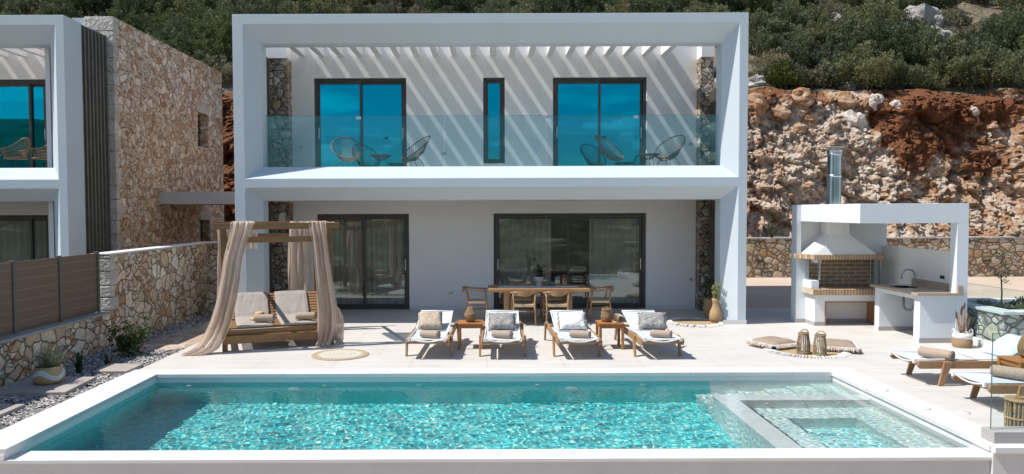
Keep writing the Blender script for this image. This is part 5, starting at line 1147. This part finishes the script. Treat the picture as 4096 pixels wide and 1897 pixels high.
drape([(2.2,-3.5,-2.95,14.2,.3),(2.12,-3.45,-2.85,14.0,.5),(2.17,-3.3,-2.95,13.6,.5),(2.2,-3.15,-2.9,13.25,.4)],'blush voile swag lying over the right side beam of the daybed',6,4,.03)
drape([(.66,-2.76,-2.70,13.30,.3),(.5,-2.78,-2.62,13.34,1),(.3,-2.79,-2.60,13.34,1),(.03,-2.80,-2.62,13.32,1)],'gathered end of blush voile behind the right front post of the daybed',7,3,.03)
# ------------------------------------------------------------------ RUGS
def rugmat(name,bands,ang=0):
    m,nt,p=newmat(name); t=nd(nt,'ShaderNodeTexCoord'); ln=nd(nt,'ShaderNodeVectorMath',operation='LENGTH'); nt.links.new(t.outputs['Object'],ln.inputs[0])
    n=noi(nt,t.outputs['Object'],50,3,.7); ad=nd(nt,'ShaderNodeMath',operation='MULTIPLY_ADD'); nt.links.new(n,ad.inputs[0]); ad.inputs[1].default_value=.03; nt.links.new(ln.outputs['Value'],ad.inputs[2])
    c=ramp(nt,bands,ad.outputs[0],'CONSTANT').outputs[0]; c=mixc(nt,.8,c,ramp(nt,[(.3,(.6,.6,.6)),(.6,(1.1,1.1,1.1))],noi(nt,t.outputs['Object'],90,3)).outputs[0],'MULTIPLY')
    nt.links.new(c,p.inputs['Base Color']); p.inputs['Roughness'].default_value=.95; bump(nt,p,noi(nt,t.outputs['Object'],80,3),.8,.012); return m
J=(.42,.33,.21); Wt=(.60,.57,.51)
def disc(name,r,mat,loc,wob=0,th=.014,seg=72,dome=0):
    mb=MB(); vs=[(0,0,th+dome)]; 
    for q,z in ((.33,th),(.66,th),(.97,th),(1,th*.5),(1,0)):
        for i in range(seg):
            a=2*PI*i/seg; k=1+wob*math.sin(i*2*PI/seg*18)*(q>.9)+.006*math.sin(3*a+1); vs.append((r*q*k*math.cos(a),r*q*k*math.sin(a),z))
    fs=[(0,1+i,1+(i+1)%seg) for i in range(seg)]
    for j in range(4): fs+=[(1+j*seg+i,1+j*seg+(i+1)%seg,1+(j+1)*seg+(i+1)%seg,1+(j+1)*seg+i)[::-1] for i in range(seg)]
    mb.add(vs,fs); return mb
b=[]; 
for i,(q,c) in enumerate(((0,Wt),(.06,J),(.08,Wt),(.12,J),(.135,Wt),(.19,J),(.20,Wt),(.25,J),(.262,Wt),(.355,J),(.37,Wt),(.385,J))): b.append((q,c))
o=disc('round_rug',.475,rugmat('jute and white spiral rug',b),None).build('round_rug',rugmat('jute and white spiral rug',b),None); o.location=(-2.45,12.2,.002); tag(o,'round jute and white spiral rug on the paving in front of the daybed','rug')
e=thing('round_rug',(5.42,12.42,.002),'round jute rug with shaggy white border under the two lanterns and floor cushions','rug')
disc('mat',.62,None,None).build('mat',rugmat('plain jute rug',[(0,J),(.3,(.44,.31,.16))]),e,world=False)
def fringe_ring(r0,r1,n,seed,z=.004,h=.016):
    random.seed(seed); mb=MB()
    for i in range(n):
        a=2*PI*i/n+rnd(-.01,.01); d=Vector((math.cos(a),math.sin(a),0)); s=Vector((-d.y,d.x,0)); w=PI*(r0+r1)/n*.58; tw=rnd(-.02,.02)
        mb.tube([d*r0+Vector((0,0,z+h)),d*(r0+r1)/2+s*tw+Vector((0,0,z+h*1.2)),d*r1+s*tw*1.5+Vector((0,0,z))],[w*.5,w*.6,w*.35],5)
    return mb
fringe_ring(.55,.69,110,2).build('border',M['fringe_white'] if 'fringe_white' in M else M['knit_white'],e,world=False)
e=thing('round_rug',(4.42,15.52,.002),'round jute rug with scalloped white tassels beneath the vase by the villa column','rug')
disc('mat',.50,None,None).build('mat',rugmat('plain jute rug b',[(0,J),(.3,(.43,.30,.15))]),e,world=False); fringe_ring(.48,.59,46,3).build('tassels',M['knit_white'],e,world=False)
# floor cushions with fringe
def fcushion(loc,rz,label,seed):
    e=thing('floor_cushion',loc,label,'floor cushion','fringed floor cushions',rz=rz); cushion(.60,.60,.14,seed=seed,wr=.01,pinch=.03).build('cover',M['cushion_tan'],e,world=False,smooth=True)
    random.seed(seed); mb=MB(); fr=MB()
    for side in range(4):
        Rm=Matrix.Rotation(side*PI/2,3,'Z')
        for i in range(42):
            u=-.29+.58*i/41; p0=Rm@Vector((u,.285,.075)); p1=Rm@Vector((u+rnd(-.01,.01),.325,.075+rnd(-.008,.012))); p2=Rm@Vector((u+rnd(-.02,.02),.345+rnd(-.01,.012),rnd(.01,.03)))
            mb.tube([p0,p1],[.011,.013],5); fr.tube([p1,(p1+p2)/2+Rm@Vector((0,.012,0)),p2],[.010,.009,.004],4)
    mb.build('trim',M['knit_white'],e,world=False); fr.build('fringe',M['fringe'],e,world=False)
fcushion((5.02,12.78,.015),R(24),'tan fringed floor cushion on the side nearer the villa column, left of the lanterns',1); fcushion((5.98,12.50,.015),R(-20),'tan fringed floor cushion right of the lanterns',2)
def cane_lantern(loc,rz,label,seed):
    random.seed(seed); e=thing('cane_lantern',loc,label,'lantern','cane lanterns on the jute rug',rz=rz); mb=MB(); n=20; H=.34
    for i in range(n): a=2*PI*i/n; mb.tube([(.10*math.cos(a),.10*math.sin(a),.01),(.097*math.cos(a),.097*math.sin(a),.17),(.073*math.cos(a),.073*math.sin(a),H)],.0068,5)
    mb.build('cane_bars',M['bamboo'],e,world=False); mb=MB()
    for r,z,w in ((.103,.012,.011),(.105,.035,.008),(.099,.13,.007),(.076,H-.03,.009),(.075,H,.012),(.06,H+.004,.01)): mb.tube([(r*math.cos(2*PI*i/24),r*math.sin(2*PI*i/24),z) for i in range(24)],w,6,closed=True)
    mb.lathe([(.10,.003),(.10,.012),(0,.012)],n=20); mb.parts('hoop',M['bamboo'],e,world=False)
    mb=MB(); mb.tube([(-.07,0,H)]+[(-.07+.15*t,0,H+.055*math.sin(PI*t*.9)+.01) for t in (.2,.4,.6,.8,1)]+[(.09,.01,H-.02)],.009,6); mb.build('rope_handle',M['jute'],e,world=False)
    mb=MB(); mb.lathe([(.04,.013),(.04,.16),(0,.16)],n=16); mb.build('candle',M['white_plastic'],e,world=False)
cane_lantern((5.24,12.10,.018),R(10),'cane lantern standing slightly farther back, nearer the left cushion',1); cane_lantern((5.43,11.92,.018),R(-35),'cane lantern standing slightly nearer the pool, beside the right cushion',2)
# big branch lantern at front right
e=thing('branch_lantern',(5.74,7.85,.006),'chunky branch lantern with round wooden lid behind the glass screen corner','lantern'); random.seed(3); mb=MB(); H=.33
for i in range(22):
    a=2*PI*i/22; k=rnd(-.12,.12); mb.tube([(.125*math.cos(a),.125*math.sin(a),0),(.127*math.cos(a+k*.5),.127*math.sin(a+k*.5),H*.5),(.125*math.cos(a+k),.125*math.sin(a+k),H)],[rnd(.009,.013)]*3,5)
mb.build('branches',M['bamboo'],e,world=False); mb=MB(); mb.lathe([(.145,H),(.15,H+.012),(.14,H+.024),(0,H+.024)],n=24); mb.tube([(.132*math.cos(2*PI*i/24),.132*math.sin(2*PI*i/24),H*.45) for i in range(24)],.012,6,closed=True); mb.build('lid',M['wicker'],e,world=False)
mb=MB(); mb.tube([(.045*math.cos(2*PI*i/14),.045*math.sin(2*PI*i/14),H+.035) for i in range(14)],.01,6,closed=True); mb.build('lid_ring',M['wicker'],e,world=False)
# ------------------------------------------------------------------ VASE
e=thing('jute_vase',(4.86,15.55,.02),'bottle shaped jute vase with pale green flowers on the round rug by the villa column','vase')
mb=MB(); mb.lathe([(.08,0),(.112,.02),(.132,.08),(.134,.14),(.118,.22),(.09,.29),(.068,.35),(.064,.40),(.078,.455),(.08,.50),(.068,.50),(.055,.42),(0,.38)],n=32)
mb.build('body',M['jute'],e,world=False,smooth=True)
mb=MB(); random.seed(5); tips=[]
for k in range(10):
    a=rnd(0,6.28); q=rnd(.02,.10); h=rnd(.12,.30); t_=(q*math.cos(a),q*math.sin(a),.5+h); mb.tube([(0,0,.45),(q*.5*math.cos(a),q*.5*math.sin(a),.5+h*.5),t_],.004,4); tips.append(t_)
mb.build('stems',M['leaf_green'],e,world=False); mb=MB(); leaves_on(mb,tips,190,.045,.014,.035,6); leaves_on(mb,[(0,0,.52),(.04,0,.55),(-.04,0,.56)],60,.06,.016,.04,7); mb.build('blossoms',M['leaf_pale'],e,world=False)
e=thing('jute_pot',(4.98,16.25,0),'wide shouldered jute pot with a leafy plant standing behind the bottle shaped vase','pot')
mb=MB(); mb.lathe([(.12,0),(.15,.05),(.16,.2),(.165,.36),(.15,.42),(.11,.45),(.10,.43),(0,.36)],n=30); mb.build('body',M['jute'],e,world=False,smooth=True)
mb=MB(); leaves_on(mb,[(rnd(-.08,.08),rnd(-.08,.08),rnd(.5,.9)) for k in range(12)],220,.07,.02,.05,9); mb.build('leaves',M['leaf_green'],e,world=False)
# ------------------------------------------------------------------ CATTAIL BASKET
e=thing('cattail_basket',(8.27,12.72,.002),'white rimmed seagrass basket of brown cattails beside the kitchen counter','basket'); random.seed(7)
mb=MB(); prof=[(.12,0),(.14,.03),(.15,.09),(.145,.15)]
for j in range(11): z=.15*j/10+.006; r=.125+.028*math.sin(PI*(.15+.75*j/10)); mb.tube([(r*math.cos(a),r*math.sin(a),z) for a in [2*PI*i/22 for i in range(22)]],.0095,5,closed=True)
mb.lathe([(.118,0),(.118,.02),(0,.02)],n=20); mb.build('woven_body',M['wicker'],e,world=False)
mb=MB(); mb.lathe([(.145,.15),(.155,.18),(.15,.255),(.142,.255),(.145,.18),(0,.17)],n=24); mb.build('rim',M['knit_white'],e,world=False,smooth=True)
mb=MB()
for s in (-1,1): mb.tube([(s*.145,-.05,.22),(s*.155,-.035,.29),(s*.155,0,.315),(s*.155,.035,.29),(s*.145,.05,.22)],.011,6)
mb.parts('handle',M['white_metal'],e,world=False,smooth=True)
mb=MB(); ct=MB()
for k in range(26):
    a=rnd(0,6.28); q=rnd(.02,.13); h=rnd(.32,.52); mb.tube([(rnd(-.05,.05),rnd(-.05,.05),.17),(q*.7*math.cos(a),q*.7*math.sin(a),.17+h*.6),(q*math.cos(a),q*math.sin(a),.17+h)],[.005,.004,.002],4)
for (x,y,z,dx) in ((-.10,0,.50,-.02),(-.04,-.02,.56,0),(.0,.02,.60,.0),(.0,-.03,.66,.015),(.09,0,.50,.035)): mb.tube([(x*.3,y,.17),(x,y,z)],.004,4); ct.tube([(x,y,z-.01),(x+dx*.1,y,z+.01),(x+dx*.8,y,z+.10),(x+dx,y,z+.12)],[.006,.014,.014,.004],7)
mb.build('stems',M['reed'],e,world=False); ct.build('cattail_head',M['cattail'],e,world=False)
# ------------------------------------------------------------------ PLANT BASKET (left) AND PLANTS IN THE GRAVEL
e=thing('plant_basket',(-6.08,10.12,.037),'straw basket with pale blue and white woven bands holding a silver lavender plant','basket'); random.seed(9)
m,nt,p=newmat('straw basket with blue bands'); t=nd(nt,'ShaderNodeTexCoord'); s=nd(nt,'ShaderNodeSeparateXYZ'); nt.links.new(t.outputs['Object'],s.inputs[0])
at=nd(nt,'ShaderNodeMath',operation='ARCTAN2'); nt.links.new(s.outputs[1],at.inputs[0]); nt.links.new(s.outputs[0],at.inputs[1])
sn=nd(nt,'ShaderNodeMath',operation='MULTIPLY'); sn.inputs[1].default_value=3; nt.links.new(at.outputs[0],sn.inputs[0]); s2=nd(nt,'ShaderNodeMath',operation='SINE'); nt.links.new(sn.outputs[0],s2.inputs[0])
zz=nd(nt,'ShaderNodeMath',operation='MULTIPLY_ADD'); nt.links.new(s2.outputs[0],zz.inputs[0]); zz.inputs[1].default_value=-.045; nt.links.new(s.outputs[2],zz.inputs[2])
c=ramp(nt,[(0,(.48,.35,.19)),(.085,(.48,.35,.19)),(.09,(.68,.70,.70)),(.115,(.42,.58,.68)),(.135,(.68,.70,.70)),(.155,(.48,.35,.19))],zz.outputs[0],'CONSTANT').outputs[0]; nt.links.new(mixc(nt,.7,c,ramp(nt,[(.3,(.6,.6,.6)),(.7,(1.1,1.1,1.1))],noi(nt,t.outputs['Object'],70,3)).outputs[0],'MULTIPLY'),p.inputs['Base Color']); bump(nt,p,noi(nt,coord(nt,(1,1,4)),50,2),.8,.01); p.inputs['Roughness'].default_value=.9
mb=MB(); mb.lathe([(.14,0),(.175,.02),(.205,.08),(.20,.15),(.175,.22),(.165,.235),(.155,.23),(.18,.15),(0,.19)],n=36); mb.build('woven_body',m,e,world=False,smooth=True)
mb=MB(); random.seed(3)
tips=[]
for k in range(150):
    a=rnd(0,6.28); q=rnd(.0,.20); h=rnd(.14,.36)*(1-.25*q/.2); t_=Vector((q*1.25*math.cos(a),q*1.25*math.sin(a),.2+h)); b_=Vector((q*.5*math.cos(a),q*.5*math.sin(a),.18)); 
    for i in range(13):
        f=.15+.85*i/12; P=b_.lerp(t_,f); d=Vector((rnd(-1,1),rnd(-1,1),rnd(.2,1.2))).normalized(); s_=d.cross(Vector((rnd(-1,1),rnd(-1,1),.3))).normalized(); mb.add([P,P+d*.02+s_*.0035,P+d*.042,P+d*.02-s_*.0035],[(0,1,2,3)])
mb.build('lavender',M['leaf_lav'],e,world=False)
e=thing('leafy_shrub',(-6.05,12.2,-.02),'young citrus like shrub with glossy leaves in the gravel by the low wall','shrub'); mb=MB(); random.seed(12); tips=[]
for k in range(12):
    a=rnd(0,6.28); q=rnd(.08,.34); h=rnd(.22,.62); p1=(q*.5*math.cos(a),q*.5*math.sin(a),h*.6); p2=(q*math.cos(a),q*math.sin(a),h); mb.tube([(0,0,0),p1,p2],[.011,.007,.003],5); tips+=[p1,p2,tuple((Vector(p1)+Vector(p2))/2)]
mb.build('stems',M['bark'],e,world=False); mb=MB(); leaves_on(mb,tips,330,.11,.021,.07,3); leaves_on(mb,[(.1,-.05,.12),(.15,.1,.15),(0,0,.15)],120,.1,.02,.12,8); mb.build('leaves',M['leaf_dark'],e,world=False)
for loc,n,h,sp,sd,lb in (((-6.12,10.95,-.02),20,.46,.22,4,'upright iris like plant between the basket and the leafy shrub'),((-5.95,11.45,-.02),16,.30,.24,5,'low spreading strap leafed plant behind the iris like plant')):
    tuft('strap_leaf_plant',loc,n,h,sp,'leaf_dark',lb,'plant',.013,seed=sd,curve=.9)
# ------------------------------------------------------------------ PLANTER PLANTING
def sapling(loc,h,lb,seed,n=260):
    random.seed(seed); e=thing('sapling',loc,lb,'sapling'); mb=MB(); tips=[]
    mb.tube([(0,0,-.1),(.01,0,h*.3),(-.01,.01,h*.6),(0,0,h*.96)],[.016,.013,.010,.003],6)
    for k in range(14): z=h*rnd(.42,.95); a=rnd(0,6.28); q=.17*(1-z/h*.6); t_=(q*math.cos(a),q*math.sin(a),z+.1*rnd(.3,1)); mb.tube([(0,0,z),t_],[.004,.002],4); tips+=[t_,(t_[0]*.5,t_[1]*.5,(z+t_[2])/2)]
    mb.build('trunk',M['bark'],e,world=False); mb=MB(); leaves_on(mb,tips,n,.055,.008,.05,seed); leaves_on(mb,[(.05,0,.08),(-.1,0,.1)],60,.06,.01,.06,seed+1); mb.build('crown',M['leaf_dark'],e,world=False); return e
sapling((9.55,13.6,.50),1.18,'thin staked sapling rising from the planter in front of the rear stone wall',3)
sapling((10.05,13.2,.50),.42,'short leafy sapling at the right end of the planter',5,160)
random.seed(14)
for i,(x,y,s,lb) in enumerate(((9.25,13.2,.22,'pale ground cover clump nearest the kitchen end of the planter'),(9.6,12.95,.26,'pale green clump under the thin sapling'),(9.95,13.6,.28,'dark green clump behind the ground cover in the planter'),(10.4,13.1,.3,'green clump at the right edge of the planter'),(9.3,13.7,.2,'low grey green clump along the rear planter kerb'))):
    e=thing('ground_cover_plant',(x,y,.50),lb,'plant'); shrub_mesh(30+i,s,s*.85,700,.05).build('foliage',M['leaf_lav' if i in (0,1,4) else 'leaf_green'],e,world=False)
# ================================================================== CAMERA, SKY, SUN
cd=bpy.data.cameras.new('camera'); co=bpy.data.objects.new('camera',cd); C.objects.link(co); S.camera=co
TH=R(2.1); RO=.0035; f=Vector((0,math.cos(TH),-math.sin(TH))); u0=Vector((0,math.sin(TH),math.cos(TH))); r0=Vector((1,0,0))
r=math.cos(RO)*r0-math.sin(RO)*u0; u=math.sin(RO)*r0+math.cos(RO)*u0
co.matrix_world=Matrix(((r.x,u.x,-f.x,0),(r.y,u.y,-f.y,0),(r.z,u.z,-f.z,2.4),(0,0,0,1)))
cd.sensor_width=36; cd.lens=1850/2576*36; cd.shift_x=(1288-1224)/2576; cd.shift_y=-(596.5-598)/2576*1.0; cd.clip_end=2000; cd.clip_start=.05
sd=Vector((.66,.118,-1)).normalized()
l=bpy.data.lights.new('sun','SUN'); l.energy=4.4; l.angle=R(.53); l.color=(1,.955,.89); so=bpy.data.objects.new('sun',l); C.objects.link(so); so.rotation_euler=sd.to_track_quat('-Z','Y').to_euler(); so.location=(-10,-5,20)
l.cycles.is_caustics_light=True
w=bpy.data.worlds.new('World'); S.world=w; w.use_nodes=True; nt=w.node_tree; bg=nt.nodes['Background']; sk=nd(nt,'ShaderNodeTexSky',sky_type='NISHITA'); sk.sun_disc=False
sk.sun_elevation=math.asin(-sd.z); sk.sun_rotation=math.atan2(-sd.x,-sd.y); sk.air_density=1.; sk.dust_density=.4; sk.ozone_density=2.
# a few low clouds in the sky on the pool side
g=nd(nt,'ShaderNodeTexCoord'); sp=nd(nt,'ShaderNodeSeparateXYZ'); nt.links.new(g.outputs['Generated'],sp.inputs[0])
mp=nd(nt,'ShaderNodeMapping'); mp.inputs['Scale'].default_value=(3,3,11); nt.links.new(g.outputs['Generated'],mp.inputs[0]); cn_=noi(nt,mp.outputs[0],1.7,7,.6)
band=ramp(nt,[(.055,(0,0,0)),(.09,(1,1,1)),(.13,(.5,.5,.5)),(.19,(0,0,0))],sp.outputs[2]).outputs[0]
msk=mixc(nt,1.,ramp(nt,[(.50,(0,0,0)),(.64,(1,1,1))],cn_).outputs[0],band,'MULTIPLY')
cl=mixc(nt,msk,sk.outputs[0],(13,13.5,14)); nt.links.new(cl,bg.inputs[0]); bg.inputs[1].default_value=.10
S.view_settings.view_transform='Standard'; S.view_settings.look='None'; S.view_settings.exposure=.42; S.view_settings.gamma=1
cy=S.cycles; cy.use_denoising=True; cy.denoiser='OPENIMAGEDENOISE'; cy.max_bounces=10; cy.transparent_max_bounces=24; cy.transmission_bounces=10; cy.sample_clamp_indirect=6; cy.sample_clamp_direct=0; cy.caustics_refractive=True; cy.caustics_reflective=False
# things that read as one: categories for the terrace props done above
